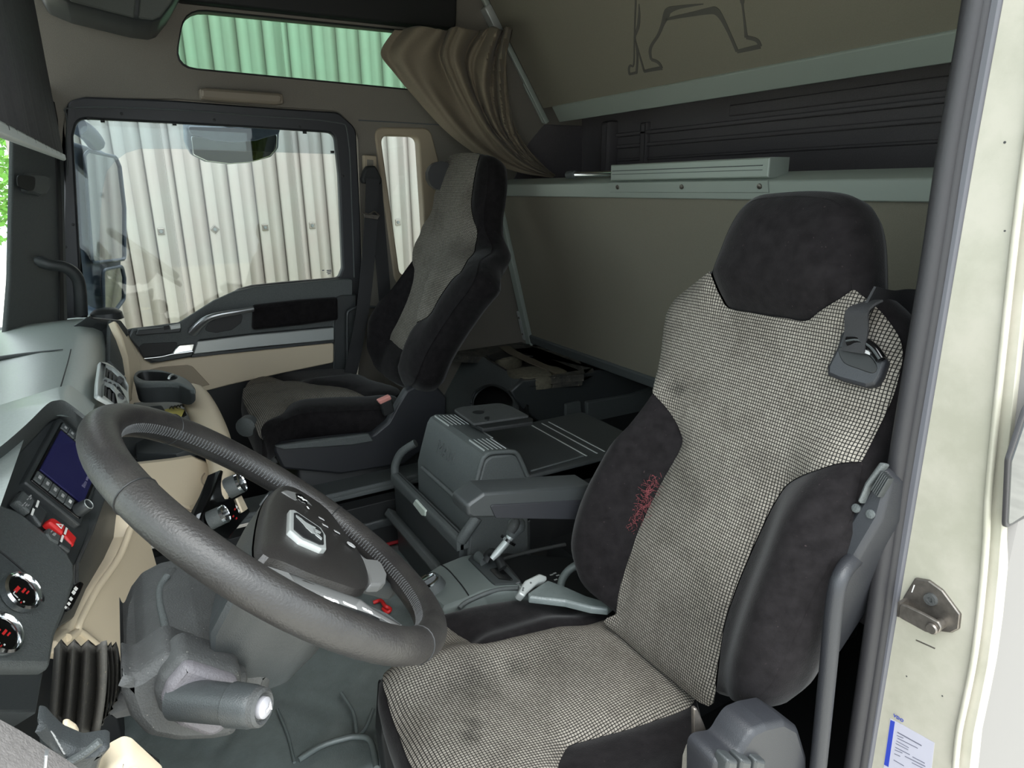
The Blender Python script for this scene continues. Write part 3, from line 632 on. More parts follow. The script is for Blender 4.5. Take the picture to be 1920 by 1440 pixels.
lathe('slide_end', [1.41, 2.02, 1.583], [0, 1, 0], [(0, .013), (.045, .013), (.05, .008)], PG, lb_, 14)
ub = thing('upper_bunk', 'upper bunk hanging from the roof, animal outline printed on its cloth underside', 'bunk', (1.5, 1.5, 1.8))
UP = Plane([1.661, 0, 1.812], [-.437, 0, -.285])
uB = lambda pts: UP.px(pts)
plate('cloth_panel', UP, [(-2.58, .055), (-.42, .055), (-.42, .95), (-2.58, .95)], .05, BK, ub, .003)
plate('front_rail', UP, [(-2.50, -.012), (-.42, -.012), (-.42, .058), (-2.50, .058)], .055, ALU, ub, .004, h=.008)
plate('end_rail', UP, [(-2.605, -.005), (-2.588, -.005), (-2.588, .95), (-2.605, .95)], .02, ALU, ub, .003, h=.016)
plate('end_bracket', UP, rc([(-2.64, .44), (-2.60, .40), (-2.58, .40), (-2.58, .50), (-2.62, .50)], .01), .03, SVP, ub, .004, h=.03)
plate('hinge_plate', UP, rc([(-2.612, .0), (-2.60, .0), (-2.60, .18), (-2.612, .18)], .004), .01, ALU, ub, .002, h=.018)
LION = mat('print on bunk', (84, 82, 76), .9)
def ink(pts, w0, name='printed_outline'):
    q = cr([np.append(UP.uv(a, b), w) for a, b, w in pts], 4, False); L_ = []; R_ = []
    for i, p in enumerate(q):
        t = q[min(i+1, len(q)-1)][:2]-q[max(i-1, 0)][:2]; t = t/max(1e-9, np.hypot(*t)); n = np.array([-t[1], t[0]])*p[2]*w0; L_.append(p[:2]+n); R_.append(p[:2]-n)
    plate(name, UP, L_+R_[::-1], .003, LION, ub, 0, h=.0012)
def z(x, y): return 1120+x*.1875, y*.1875
def ik(l, w0=.0035): ink([(*z(a, b), w) for a, b, w in l], w0)
ik([(385, -300, 1), (385, 0, 1), (372, 350, .7), (365, 640, .8), (330, 655, 1.1), (316, 690, 1.2), (322, 745, 1.2)])
ik([(318, 742, 1.2), (392, 725, 1.2)]); ik([(392, 728, 1.2), (402, 560, 1.2), (380, 380, .7)])
ik([(418, 40, .4), (420, 150, 1.3), (410, 260, 1.6), (388, 330, 1.2), (380, 390, .8), (420, 540, 1.0), (470, 715, 1.2)])
ik([(466, 714, 1.4), (560, 694, 1.6), (648, 680, 1.7)]); ik([(646, 682, 1.4), (625, 640, 1.6), (590, 612, 1.5), (540, 595, 1.4)])
ik([(540, 598, 1.3), (528, 520, 1.6), (545, 450, 1.4), (610, 350, 1.4), (655, 240, 1.8), (690, 150, 3.2), (715, 105, 2.8), (800, 75, 1.6), (930, 55, 1.0), (1060, 40, .4)])
ik([(680, 195, 1), (800, 168, 1.4), (950, 140, 1.8), (1120, 108, 2.6), (1190, 112, 3.2), (1250, 190, 2.2), (1320, 330, 1.6), (1400, 515, 1.6)])
ik([(1398, 516, 1.4), (1500, 492, 1.7), (1630, 462, 1.8)]); ik([(1630, 464, 1.6), (1610, 415, 1.7), (1570, 390, 1.6), (1490, 370, 1.6)])
ik([(1490, 375, 1.6), (1478, 260, 1.1), (1455, 60, .9), (1450, 0, 2), (1440, -200, 1.5)])
# ------------------------------------------------------------------ curtain
cu = bpy.data.objects  # (folds built as one cloth)
lf = cr([(737, 57), (712, 98), (738, 136), (785, 190), (840, 248), (905, 296), (970, 322), (1036, 333)], 8, False)
rt = cr([(958, 58), (948, 100), (948, 145), (955, 195), (968, 240), (990, 278), (1014, 306), (1041, 329)], 8, False)
V = []; Fc = []; nu = 110; nv = len(lf)
for j in range(nv):
    t = j/(nv-1); A = .034*(1-t)**.8+.006
    for i in range(nu+1):
        s = i/nu; ss = s+.06*math.sin(5*s+2*t+.5)+.03*math.sin(13*s-4*t); ph = 2*math.pi*(4.1*(.35*ss+.65*ss*ss)+.7*t)
        p = lf[j]*(1-s)+rt[j]*s; f = (math.sin(ph)+.55*math.sin(2.3*ph+1.3+4*t)*(.3+s)+.3*math.sin(3.7*ph+5*t)*s*(1-t)+.4*math.sin(.41*ph+2))*(.55+.6*s)
        dv = -6*abs(math.sin(ph*.5+.4))*max(0, 1-t*7)+5*math.sin(ph)*max(0, 1-t*5)
        V.append(onY(p[0]+3*math.cos(ph)*(1-t), p[1]+dv, 2.46+A*f))
for j in range(nv-1):
    for i in range(nu): a = j*(nu+1)+i; Fc.append((a, a+1, a+nu+2, a+nu+1))
ct = mesh('curtain', V, Fc, CUR, None, 80); tag(ct, 'beige cab curtain gathered and swept back beside the far window', 'curtain')
sm = ct.modifiers.new('cloth thickness', 'SOLIDIFY'); sm.thickness = .002
# ceiling grab handle on the far wall
gh = thing('grab_handle', 'beige grab handle on the headliner above the far door', 'grab handle', onY(455, 190, 2.6))
GH = YP(2.575)
plate('grip', GH, rc(GH.px([(376, 166), (386, 164), (524, 174), (532, 180), (530, 194), (520, 196), (384, 187), (376, 182)]), .012), .028, HLP, gh, .010)
for u, v in ((384, 176), (524, 185)): q = GH.uv(u, v); box('foot', GH, q[0]-.014, q[0]+.014, q[1]-.016, q[1]+.016, .045, HLP, gh, .004, .006, h=-.003)
# ------------------------------------------------------------------ passenger belt
pb = thing('seat_belt', 'black belt hanging on the pillar between the far door and narrow window', 'seat belt', onY(690, 700, 2.5))
QB = YP(2.585)
plate('height_slot', QB, rc(QB.px([(682, 290), (706, 292), (708, 335), (683, 334)]), .006), .02, BGD, pb, .003)
plate('slot_hole', QB, rc(QB.px([(688, 299), (700, 300), (700, 312), (688, 311)]), .002), .004, HL, pb, .0005, h=.001)
Q2 = YP(2.55)
plate('anchor_cover', Q2, rc(Q2.px([(685, 318), (690, 311), (704, 311), (710, 320), (717, 336), (714, 346), (682, 344), (679, 336)]), .01), .03, PK, pb, .006)
strap('webbing', [onY(699, 335, 2.54), onY(694, 440, 2.53), onY(683, 560, 2.50), onY(668, 650, 2.515), onY(657, 700, 2.515)], .05, .003, [1, 0, .05], WEB, pb)
strap('webbing', [onY(704, 338, 2.56), onY(710, 420, 2.56), onY(721, 550, 2.56), onY(726, 640, 2.55)], .05, .003, [1, 0, -.05], WEB, pb)
tube('belt_clip', [onY(680, 399, 2.525), onY(692, 402, 2.52), onY(702, 397, 2.52), onY(712, 405, 2.525)], .004, STL, pb, 6)
plate('tongue', YP(2.52), rc(YP(2.52).px([(682, 400), (712, 404), (708, 412), (684, 408)]), .004), .004, STL, pb, .001)
tube('pillar_hoop', [onY(722, 578, 2.56), onY(700, 576, 2.55), onY(676, 575, 2.55), (onY(656, 582, 2.55)), onY(651, 600, 2.55), onY(652, 700, 2.55)], .006, PB, pb, 8)
# ------------------------------------------------------------------ driver's B-pillar: seal, jamb, outer skin
JX = XP(.84)
jl = [(1876, 0), (1828, 262), (1783, 525), (1713, 945), (1672, 1190), (1630, 1440), (1610, 1560)]
jr = [(1775, 1560), (1793, 1440), (1800, 1372), (1814, 1306), (1827, 1240), (1838, 1160), (1847, 1070), (1852, 1000), (1859, 887), (1905, 450), (1945, 150), (1965, 0)]
up = [(2010, -300), (1930, -300)]
plate('door_jamb', JX, JX.px(jl+jr+up), .03, CP, left, .003)
def onJ(l, h=0): return [JX.P(*JX.uv(u, v), h) for u, v in l]
tube('jamb_bead', onJ(jr[1:], .003), .0042, CP, left, 10)
gro = [(a+22, b+10) for a, b in jr]
plate('jamb_gutter', JX.up(-.006), JX.up(-.006).px([(a-2, b) for a, b in jr]+[(a+26, b+6) for a, b in jr][::-1]), .02, CP, left, .001)
plate('jamb_lip', JX.up(.004), JX.up(.004).px([(1930, -300), (1854, 0), (1805, 270), (1763, 525), (1694, 945), (1652, 1190), (1613, 1440), (1590, 1580)]+[(1610, 1580), (1632, 1440), (1673, 1190), (1714, 945), (1784, 525), (1829, 262), (1877, 0), (1950, -300)]), .02, RBL, left, .003)
sl_i = [(1830, -250), (1806, 0), (1762, 270), (1726, 525), (1661, 915), (1625, 1190), (1589, 1440), (1570, 1580)]; sl_o = [(1900, -250), (1856, 0), (1807, 270), (1765, 525), (1697, 930), (1655, 1190), (1616, 1440), (1592, 1580)]
mid = [((a[0]+b[0])/2, (a[1]+b[1])/2) for a, b in zip(sl_i, sl_o)]
SLX = XP(.835)
tube('door_seal', [SLX.P(*SLX.uv(u-3, v)) for u, v in mid], .0125, RB, left, 12)
tube('door_seal', [SLX.P(*SLX.uv(u+13, v), -.004) for u, v in mid], .0085, RB, left, 10)
plate('seal_carrier', XP(.848), XP(.848).px(sl_i+sl_o[::-1]), .05, PK, left, .001)
OW = Plane([0, .325, 0], [0, -1, 0], [1, 0, 0])
plate('outer_skin', OW, [(.855, .2), (2.0, .2), (2.0, 2.5), (.855, 2.5)], .03, WP, left, .012)
wn = rc(OW.px([(1887, 985), (1893, 865), (1925, 770), (1990, 700), (1990, 920)]), .01)
plate('side_window', OW, wn, .006, mat('dark side glass', (40, 44, 46), .05, spec=.8), left, .001, h=.002)
plate('side_window_seal', OW, rc(OW.px([(1883, 992), (1889, 862), (1922, 764), (1995, 690), (1995, 930)]), .012), .004, RB, left, .001, h=.001)
for u, v, w_, h_ in ((1818, 262, 1.5, 1.2), (1884, 267, 2, 2), (1884, 433, 1.6, 1), (1767, 1305, 1.5, 5), (1700, 1268, 1.5, 2), (1798, 1168, 1, 1)):
    q = JX.uv(u, v); lathe('paint_chip', JX.P(q[0], q[1]), JX.n, [(-.001, w_*.0008), (.0004, w_*.0007)], DST, left, 8)
plate('scratch', JX, JX.px([(1718, 1199), (1754, 1215), (1753, 1217), (1717, 1201)]), .0012, STL, left, 0, h=.0004)
# striker
st = thing('door_striker', 'rusty steel door striker bolted to the cream door jamb', 'striker', tuple(JX.P(*JX.uv(1745, 1190))))
def z6(x, y): return 1600+x*.3056, 1000+y*.3056
J2 = JX.up(.004)
plate('base_plate', J2, rc(J2.px([z6(*p) for p in ((300, 400), (375, 275), (460, 290), (545, 352), (655, 500), (645, 590), (600, 612), (500, 600), (330, 480))]), .004), .004, STL, st, .0015)
J3 = JX.up(.024)
plate('arm_plate', J3, rc(J3.px([z6(*p) for p in ((283, 432), (330, 448), (430, 495), (520, 545), (540, 582), (525, 612), (490, 620), (440, 606), (275, 515))]), .005), .004, STL, st, .0012)
plate('arm_web', J2.up(.018), J2.up(.018).px([z6(*p) for p in ((270, 420), (292, 428), (285, 520), (262, 510))]), .02, STL, st, .001)
bo = JX.P(*JX.uv(*z6(560, 540)), .0); ax = JX.n
lathe('striker_bolt', J3.P(*J3.uv(*z6(485, 583)), -.024), JX.n, [(0, .0065), (.024, .0065), (.026, .0075), (.028, .006)], STL, st, 16)
lathe('socket_screw', J2.P(*J2.uv(*z6(478, 403))), JX.n, [(0, .0085), (.004, .0078), (.004, .0035), (.002, .003)], DST, st, 16)
plate('stamped_mark', J2, [J2.uv(*z6(*p)) for p in ((356, 362), (362, 362), (378, 318), (372, 316))], .001, WHT, st, 0, h=.0004)
# sticker on the jamb
sk = thing('jamb_sticker', 'white service sticker with a blue bar low on the cream jamb', 'sticker', tuple(JX.P(*JX.uv(1700, 1460))))
JS = JX.up(.0006)
plate('paper', JS, JS.px([(1669, 1347), (1688, 1357), (1752, 1393), (1742, 1480), (1655, 1450)]), .0006, mat('sticker paper', (172, 170, 182), .4), sk, 0)
plate('blue_bar', JS, JS.px([(1670, 1350), (1678, 1353.5), (1666, 1438), (1658, 1433.5)]), .0006, BLU, sk, 0, h=.0004)
d_ = JS.uv(1697, 1354)-JS.uv(1673.5, 1339.5); ra = math.atan2(d_[1], d_[0]); c_ = (JS.uv(1697, 1354)+JS.uv(1673.5, 1339.5))/2
txt('maker_text', 'VDO', JS, c_[0], c_[1], .0066, BLU, sk, .0006, ra)
for k, (a, b, s) in enumerate((((1683, 1373), (1728, 1398), 2), ((1682, 1379), (1694, 1384), 1), ((1683, 1384), (1721, 1403), 1.2), ((1681, 1389), (1704, 1402), 1), ((1680, 1394), (1703, 1406), 1), ((1679, 1401), (1706, 1415), 1.3), ((1678, 1406), (1692, 1412), 1), ((1677, 1413), (1688, 1418), 1), ((1697, 1418), (1735, 1437), 1.3), ((1711, 1419), (1734, 1431), 1.3), ((1676, 1425), (1695, 1436), 1.2), ((1710, 1430), (1736, 1443), 1))):
    A, B = JS.uv(*a), JS.uv(*b); t = (B-A)/np.hypot(*(B-A)); n = np.array([-t[1], t[0]])*.00035*s
    plate('text_line', JS, [A+n, B+n, B-n, A-n], .0005, INK, sk, 0, h=.0005)
# entry grab rail
er = thing('entry_rail', 'black bent grab rail beside the open door pillar', 'grab rail', tuple(onX(1530, 1560, .745)))
tube('rail', [onX(1690, 1020, .93), onX(1645, 1030, .86), onX(1605, 1045, .79), onX(1577, 1080, .745), onX(1564, 1135, .735), onX(1554, 1240, .735), onX(1543, 1350, .735), onX(1530, 1480, .735), onX(1520, 1600, .735)], .0112, PF, er, 14)
# ------------------------------------------------------------------ tunnel, rear shelf and fridge console
tn = mesh('trim_4', *(lambda prof, y0, y1: ([(x, y, zz) for y in (y0, y1) for x, zz in prof], [tuple(range(len(prof))), tuple(range(2*len(prof)-1, len(prof)-1, -1))]+[(i, (i+1) % len(prof), len(prof)+(i+1) % len(prof), len(prof)+i) for i in range(len(prof))]))([(-.38, .2), (1.8, .2), (1.8, .66), (.86, .66), (.80, .47), (-.38, .44)], 1.02, 2.0), PK); tn['kind'] = 'structure'
# stepped sill of the passenger platform
sl = thing('platform_sill', 'dark ribbed sill running along the far seat platform', 'sill', (.4, 1.9, .45))
for y0, y1, zz, zb, mm in ((1.86, 2.0, .66, .645, PG), (1.86, 1.885, .672, .66, PG), (1.82, 1.86, .63, .60, PB), (1.79, 1.83, .585, .56, PB)):
    box('sill_step', Plane([0, 0, zz], [0, 0, 1], [1, 0, 0]), -.1, 1.0, y0, y1, zz-zb, mm, sl, .006)
box('sill_face', Plane([0, 1.80, 0], [0, -1, 0], [1, 0, 0]), -.1, .78, .475, .64, .05, PK, sl, .003)
# quilted mat
fm = thing('floor_mat', 'black quilted leatherette mat with red piping between the seats', 'floor mat', (.2, 1.4, .48))
def mz(x, y): return .487+.012*math.sin(x*9+1)*math.sin(y*7)
V = []; Fc = []; nx, ny = 60, 50
X0, X1, Y0, Y1 = -.36, .70, 1.03, 1.80
for i in range(nx+1):
    for j in range(ny+1):
        x = X0+(X1-X0)*i/nx; y = Y0+(Y1-Y0)*j/ny
        q = min(abs(((x+.8*y)/.24) % 1-.5), abs(((x-.8*y)/.24) % 1-.5)); g = .008*math.exp(-(.5-max(abs(((x+.8*y)/.24) % 1-.5), abs(((x-.8*y)/.24) % 1-.5)))**2/.002)
        V.append((x, y, mz(x, y)-g))
for i in range(nx):
    for j in range(ny): a = i*(ny+1)+j; Fc.append((a, a+ny+1, a+ny+2, a+1))
o = mesh('quilted_top', V, Fc, LEA, fm, 60); md = o.modifiers.new('pad', 'SOLIDIFY'); md.thickness = .01; md.offset = -1
tube('red_piping', [(X0, Y1, mz(X0, Y1)+.004), (.1, Y1+.004, .49), (.4, Y1, .495), (X1, Y1, mz(X1, Y1)+.004)], .006, REDP, fm, 8)
# footwell: carpet edge, seat-side mat
fw = thing('footwell_mat', "stitched black mat in the driver's footwell", 'floor mat', (.2, .8, .3))
V = []; Fc = []
for i in range(25):
    for j in range(25):
        x = -.16+.42*i/24; y = .5+.52*j/24; V.append((x, y, .30+.2*sstep(.9, 1.06, y)+.006*math.sin(x*22)*math.sin(y*17)))
for i in range(24):
    for j in range(24): a = i*25+j; Fc.append((a, a+25, a+26, a+1))
o = mesh('mat_top', V, Fc, LEA, fw, 60); md = o.modifiers.new('pad', 'SOLIDIFY'); md.thickness = .01; md.offset = -1
def seam(pts, zz, r=.004, mm=LEA, nm='seam_welt', par=None): tube(nm, [onZ(u, v, zz) for u, v in pts], r, mm, par or fm, 8)
seam([(560, 1425), (600, 1400), (640, 1386), (670, 1381), (695, 1390), (706, 1440)], .50, .006); seam([(640, 1300), (662, 1335), (668, 1370), (667, 1384)], .50, .004); seam([(700, 1330), (688, 1360), (672, 1383)], .50, .004); seam([(520, 1330), (540, 1380), (552, 1430)], .50, .003)
# rear shelf on the engine cover
rs = thing('rear_shelf', 'dark storage shelf behind the far seat with an open dusty tray', 'shelf', (1.2, 2.2, .66))
T = .86
A = onZ(906, 668, T); B = onZ(982, 713, T)
top = [onZ(u, v, T) for u, v in ((838, 660), (906, 668), (982, 713), (1060, 704), (1150, 692), (1195, 712))]; yb = 2.6
YF = B[1]
Bx = B[0]
SH = ZP(T)
tray = [onZ(u, v, T)[:2] for u, v in ((915, 674), (955, 656), (1010, 650), (1085, 676), (1095, 700), (1050, 704), (985, 711))]
shp = [np.array([A[0]-.18, 2.6]), A[:2], B[:2], np.array([1.53, YF]), np.array([1.53, 2.6])]
dust = mat('dusty shelf top', (82, 78, 70), .85, var=.35, scale=25, dark=(44, 44, 43), spots=((128, 120, 104), 90, .66))
plate('shelf_top', SH, shp, .03, dust, rs, .004, holes=[[np.array(p) for p in tray]])
zc = np.array([sum(p[0] for p in tray)/7, sum(p[1] for p in tray)/7])
wallv = []; wf_ = []; k = len(tray)
for p in tray: wallv.append((p[0], p[1], T-.002))
for p in tray: wallv.append((zc[0]+(p[0]-zc[0])*.96, zc[1]+(p[1]-zc[1])*.96, T-.05))
mesh('tray_well', wallv, [(i, (i+1) % k, k+(i+1) % k, k+i) for i in range(k)]+[tuple(range(k, 2*k))], dust, rs)
# sloping front with an arched opening, and the face towards the driver
def quadslope(o0, o1, drop, fwd): return np.array(o0), np.array(o1), np.array(o0)+[-fwd, 0, -drop]
e_ = nrm(B-A); dn_ = nrm(np.array([-.55, -.05, -.83])); n_ = np.cross(e_, dn_); n_ = n_ if n_[0] < 0 else -n_
SF = Plane(A, n_)
arch = cr(SF.px([(884, 757), (890, 738), (905, 726), (922, 722), (940, 727), (954, 736), (964, 750), (968, 765), (960, 790), (930, 800), (895, 790)]), 3)
sfp = SF.px([(800, 700), (838, 662), (857, 661), (906, 668), (944, 692), (978, 713), (958, 733), (962, 752), (965, 800), (930, 830), (860, 830), (800, 800)])
plate('sloping_front', SF, sfp, .012, PG, rs, .004, holes=[arch])
plate('arch_back', SF.up(-.06), SF.up(-.06).px([(870, 700), (985, 700), (990, 830), (860, 830)]), .01, PK, rs, 0)
tube('arch_rim', [SF.P(*SF.uv(u, v), .002) for u, v in ((884, 757), (890, 738), (905, 726), (922, 722), (940, 727), (954, 736), (964, 750), (968, 768))], .006, PB, rs, 8)
SDR = Plane([0, YF-.002, 0], [0, -1, 0], [1, 0, 0])
plate('side_face', SDR, SDR.px([(980, 714), (1060, 704), (1150, 692), (1240, 712), (1240, 800), (1060, 790), (1010, 792), (985, 772), (966, 750), (958, 734)]), .02, PB, rs, .006)
plate('side_ledge', SDR, rc(SDR.px([(1096, 752), (1180, 738), (1215, 726), (1240, 728), (1240, 830), (1096, 800)]), .006), .02, PG, rs, .004, h=.02)
plate('side_tab', SDR, rc(SDR.px([(1056, 756), (1084, 750), (1086, 775), (1056, 778)]), .005), .015, PG, rs, .003, h=.02)
for u, v in ((988, 647), (993, 668)): box('tray_slot', SH, onZ(u, v, T)[0]-.012, onZ(u, v, T)[0]+.012, onZ(u, v, T)[1]-.008, onZ(u, v, T)[1]+.008, .004, PK, rs, .0008, h=.0016)
plate('tray_frame', SH.up(-.004), SH.up(-.004).px([(912, 670), (950, 662), (978, 668), (925, 678)]), .006, PK, rs, .001, h=.01)
# loose things in the tray
pd = thing('webbing_strap', 'brown webbing strap lying across the dusty tray', 'strap', tuple(onZ(1000, 680, T)))
strap('strap', [onZ(946, 650, T+.012), onZ(962, 661, T+.014), onZ(990, 674, T+.012), onZ(1010, 683, T+.01), onZ(1050, 699, T-.004)], .045, .004, [.5, .3, 0], mat('brown webbing', (92, 84, 70), .9, bump=.4), pd)
def lump(name, label, cat, px, zt, zb, m, grp=None):
    c = thing(name, label, cat, tuple(onZ(*px[0], zb))); rr = cr([onZ(u, v, zt) for u, v in px], 4)
    cc = sum(rr)/len(rr); rings = [[p*1.0+(p-cc)*.04+[0, 0, zb-zt] for p in rr], [p+(p-cc)*.06+[0, 0, (zb-zt)*.4] for p in rr], [p+[0, 0, -.004] for p in rr], [cc+(p-cc)*.8 for p in rr]]
    loft('body', rings, m, c, (1, 1), 50); return c
PADM = mat('dusty pad', (98, 93, 79), .95, var=.2, scale=60, bump=.6, bscale=200)
lump('padded_cushion', 'dusty pale pad lying in the front of the storage tray', 'pad', [(951, 692), (957, 690), (1003, 685), (1020, 690), (1034, 700), (1020, 705), (980, 706), (962, 700)], T+.006, T-.045, PADM)
lump('wooden_block', 'dusty block under the bunk at the back of the tray', 'block', [(930, 668), (968, 662), (976, 667), (940, 673)], T+.003, T-.045, PADM)
lump('cardboard_scrap', 'brown flap of card at the right end of the tray', 'card', [(1018, 684), (1042, 686), (1062, 694), (1050, 698), (1030, 692)], T+.004, T-.04, mat('brown card', (84, 77, 62), .9, var=.15, scale=50))
# fridge console
fc = thing('fridge_console', 'green-black moulded fridge console between the seats with raised lettering', 'console', (.7, 1.48, .47))
FY0, FY1 = 1.32, 1.645
prof = [(.624, .50), (.624, .70), (.628, .815), (.640, .855), (.662, .922), (.672, .936), (.688, .941), (.74, .933), (.757, .924), (.768, .905), (.790, .853), (.80, .50)]
def pr(y0, y1, pf): return [[(x, y, zz) for x, zz in pf] for y in (y0, y1)]
loft('hump', pr(FY0, FY1, prof), PG, fc, (1, 1), 24)
cap = [(x, zz) for x, zz in prof[4:11]]+[(.79, .80), (.62, .80)]
ec = Plane([0, FY0-.001, 0], [0, -1, 0], [1, 0, 0])
plate('end_cap', ec, inset([np.array(p) for p in ([(.60, .60), (.70, .60), (.795, .60), (.79, .853), (.768, .905), (.757, .922), (.74, .931), (.688, .938), (.672, .932), (.662, .92), (.640, .853), (.628, .815)])], .004), .008, PG, fc, .005, h=.006)
tube('end_edge', [(x, FY0-.003, zz) for x, zz in prof[2:11]], .006, PG, fc, 8)
FRP = Plane([.640, 0, .855], nrm([-.067, 0, .022]))
c0 = FRP.uv(836, 849); txt('raised_lettering', 'MAN', FRP, c0[0], c0[1], .05, PG, fc, .0004, 0, 'CENTER', .0022)
tube('front_lip', [(.622, y, .812) for y in (1.345, 1.5, 1.60)], .006, PG, fc, 8, sm=1)
TPn = Plane([.68, 0, .9415], nrm([.0145, 0, .1]), [1, 0, 0])
for y0, y1 in ((1.34, 1.42), (1.545, 1.635)):
    for k in range(6):
        q = TPn; plate('grip_rib', TPn, [(.000+k*.012, y0), (.0025+k*.012, y0), (.0025+k*.012, y1), (.000+k*.012, y1)], .004, SVP, fc, .0006, h=.0014)
plate('latch_tab', TPn, [(.064, 1.44), (.080, 1.44), (.080, 1.49), (.064, 1.49)], .004, SVP, fc, .001, h=-.004)
LD = ZP(.855)
plate('lid', LD, rc([(.785, FY0), (1.06, FY0), (1.20, FY0+.02), (1.20, 1.66), (.785, 1.66)], .02), .05, PB, fc, .006)
for x in (.99, 1.025, 1.05): box('lid_groove', LD, x, x+.004, FY0+.03, 1.63, .003, SVP, fc, .0005, h=.0012)
tube('lid_frame', [(.81, FY0+.02, .857), (.98, FY0+.03, .857)], .003, PG, fc, 6, sm=1)
plate('lid_side', Plane([0, FY0, 0], [0, -1, 0], [1, 0, 0]), [(.785, .5), (1.15, .5), (1.15, .85), (.785, .85)], .02, PK, fc, .004)
# light grey hinged plate on top
hp = thing('cup_plate', 'flat grey plate with a round hole on top of the fridge console', 'plate', tuple(onZ(920, 775, .945)))
HPn = ZP(.958)
plate('plate', HPn, rc(HPn.px([(850, 767), (868, 762), (938, 755), (960, 762), (992, 779), (888, 794)]), [.015, 0, .03, .02, .004, .004]), .006, DST, hp, .0015)
lathe('hole', HPn.P(*HPn.uv(897, 773), -.001), [0, 0, 1], [(0, .0165), (.0014, .0165)], PK, hp, 24)
plate('notch', HPn, HPn.px([(908, 782), (918, 781), (918, 786), (916, 786.5), (916, 789), (914, 789), (914, 787), (909, 787)]), .002, PK, hp, 0, h=.0005)
plate('plate_block', HPn.up(-.0065), rc(HPn.up(-.006).px([(888, 795), (992, 780), (1000, 784), (1000, 790), (905, 803), (880, 790)]), .004), .010, PK, hp, .003)
# drawer unit round the foot of the fridge
dw = fc
DX = XP(.592)
DRT = Plane([.592, 0, .737], [-1, 0, 0], [0, -1, 0])
plate('drawer_front', DRT, [(-1.76, -.25), (-1.31, -.25), (-1.31, -.012), (-1.76, -.012)], .012, PB, dw, .004)
box('top_rail', Plane([0, 0, .742], [0, 0, 1], [1, 0, 0]), .586, .618, 1.31, 1.765, .03, PG, dw, .008)
box('rail_groove', Plane([0, 0, .742], [0, 0, 1], [1, 0, 0]), .604, .607, 1.33, 1.75, .003, PK, dw, 0, h=.0006)
box('lower_ledge', Plane([.565, 0, .62], [-.8, 0, .6], [0, -1, 0]), -1.775, -1.33, -.012, .012, .03, PG, dw, .006)
tb = [DX.up(.004).uv(u, v) for u, v in ((777, 944), (782, 936), (801, 957), (800, 967), (794, 966))]
plate('pull_tab', DX.up(.004), rc(tb, .004), .006, mat('pale tab', (205, 214, 204), .5), dw, .002, h=.006)
tube('frame_hoop', [(.60, 1.765, .735), (.606, 1.775, .76), (.625, 1.765, .80), (.66, 1.74, .83)], .012, PG, dw, 10)
tube('frame_hoop', [(.60, 1.315, .735), (.615, 1.308, .76), (.64, 1.305, .79)], .014, PG, dw, 10)
box('drawer_cheek', Plane([0, 1.318, 0], [0, -1, 0], [1, 0, 0]), .60, .80, .48, .735, .012, PB, dw, .006)
fp = thing('cup_holder', 'black cup recess set in the mat beside the drawer', 'cup holder', tuple(onZ(783, 1050, .49)))
CH = ZP(.503)
plate('rim', CH, rc(CH.px([(763, 1033), (776, 1015), (796, 1040), (818, 1075), (800, 1090)]), .01), .03, PG, fp, .003)
plate('recess', CH, cr(CH.px([(776, 1038), (783, 1031), (796, 1043), (806, 1065), (800, 1076), (788, 1064)]), 4), .004, GL, fp, .0005, h=.001)
# ------------------------------------------------------------------ shift console beside the driver's cushion
sc = thing('shift_console', 'grey-green console with dial and roller beside the driver cushion', 'console', tuple(onZ(880, 1090, .6)))
cA = onZ(784, 1084, .665); cB = onZ(866, 1040, .70); cC = onZ(975, 1098, .735)
nC = np.cross(cC-cA, cB-cA); nC = nC if nC[2] > 0 else -nC
CP_ = Plane(cA, nC, [1, 0, 0])
co_ = CP_.px([(780, 1088), (796, 1074), (822, 1057), (866, 1039), (893, 1034), (920, 1036), (944, 1050), (984, 1097), (960, 1104), (905, 1112), (870, 1128), (826, 1143), (806, 1125)])
plate('body', CP_, rc(co_, .012), .14, SCN, sc, .012)
tube('panel_gap', [CP_.P(*CP_.uv(u, v), .0005) for u, v in ((826, 1058), (842, 1070), (866, 1098), (879, 1117))], .0016, PK, sc, 6)
dc = CP_.uv(806, 1105)
lathe('dial_cone', CP_.P(dc[0]+.006, dc[1], 0), CP_.n, [(-.004, .034), (.012, .030), (.02, .027)], PG, sc, 28)
lathe('dial_ring', CP_.P(dc[0]+.004, dc[1], .018), CP_.n, [(0, .026), (.006, .026), (.008, .022), (.006, .018), (.006, .002)], CHR, sc, 28)
box('dial_bar', CP_.up(.027), dc[0]-.014, dc[0]+.022, dc[1]-.004, dc[1]+.004, .004, PB, sc, .001)
rw = rc(CP_.px([(878, 1050), (886, 1040), (906, 1040), (938, 1053), (978, 1092), (968, 1096), (928, 1098), (922, 1094)]), .006)
plate('roller_well', CP_, rw, .006, PB, sc, .002, h=.003)
lathe('roller', CP_.P(*CP_.uv(905, 1052), .006)-CP_.b*.02, CP_.b, [(0, .014), (.036, .014)], PG, sc, 18)
tube('roller_arm', [CP_.P(*CP_.uv(u, v), h) for u, v, h in ((912, 1058, .01), (925, 1052, .022), (938, 1060, .022), (945, 1072, .008))], .012, PK, sc, 10, flat=.6)
plate('pocket', CP_, rc(CP_.px([(918, 1070), (940, 1066), (966, 1092), (936, 1088)]), .004), .003, GL, sc, .0008, h=.005)
tube('console_edge', [CP_.P(*CP_.uv(u, v), -.004) for u, v in ((860, 1138), (872, 1127), (905, 1112), (935, 1103), (972, 1100))], .005, PG, sc, 8)
cl2 = sc
cw = ZP(.68)
plate('switch_panel', cw, cw.px([(925, 1040), (950, 1035), (1075, 1045), (1130, 1130), (1000, 1130), (985, 1100)]), .06, PK, cl2, .006)
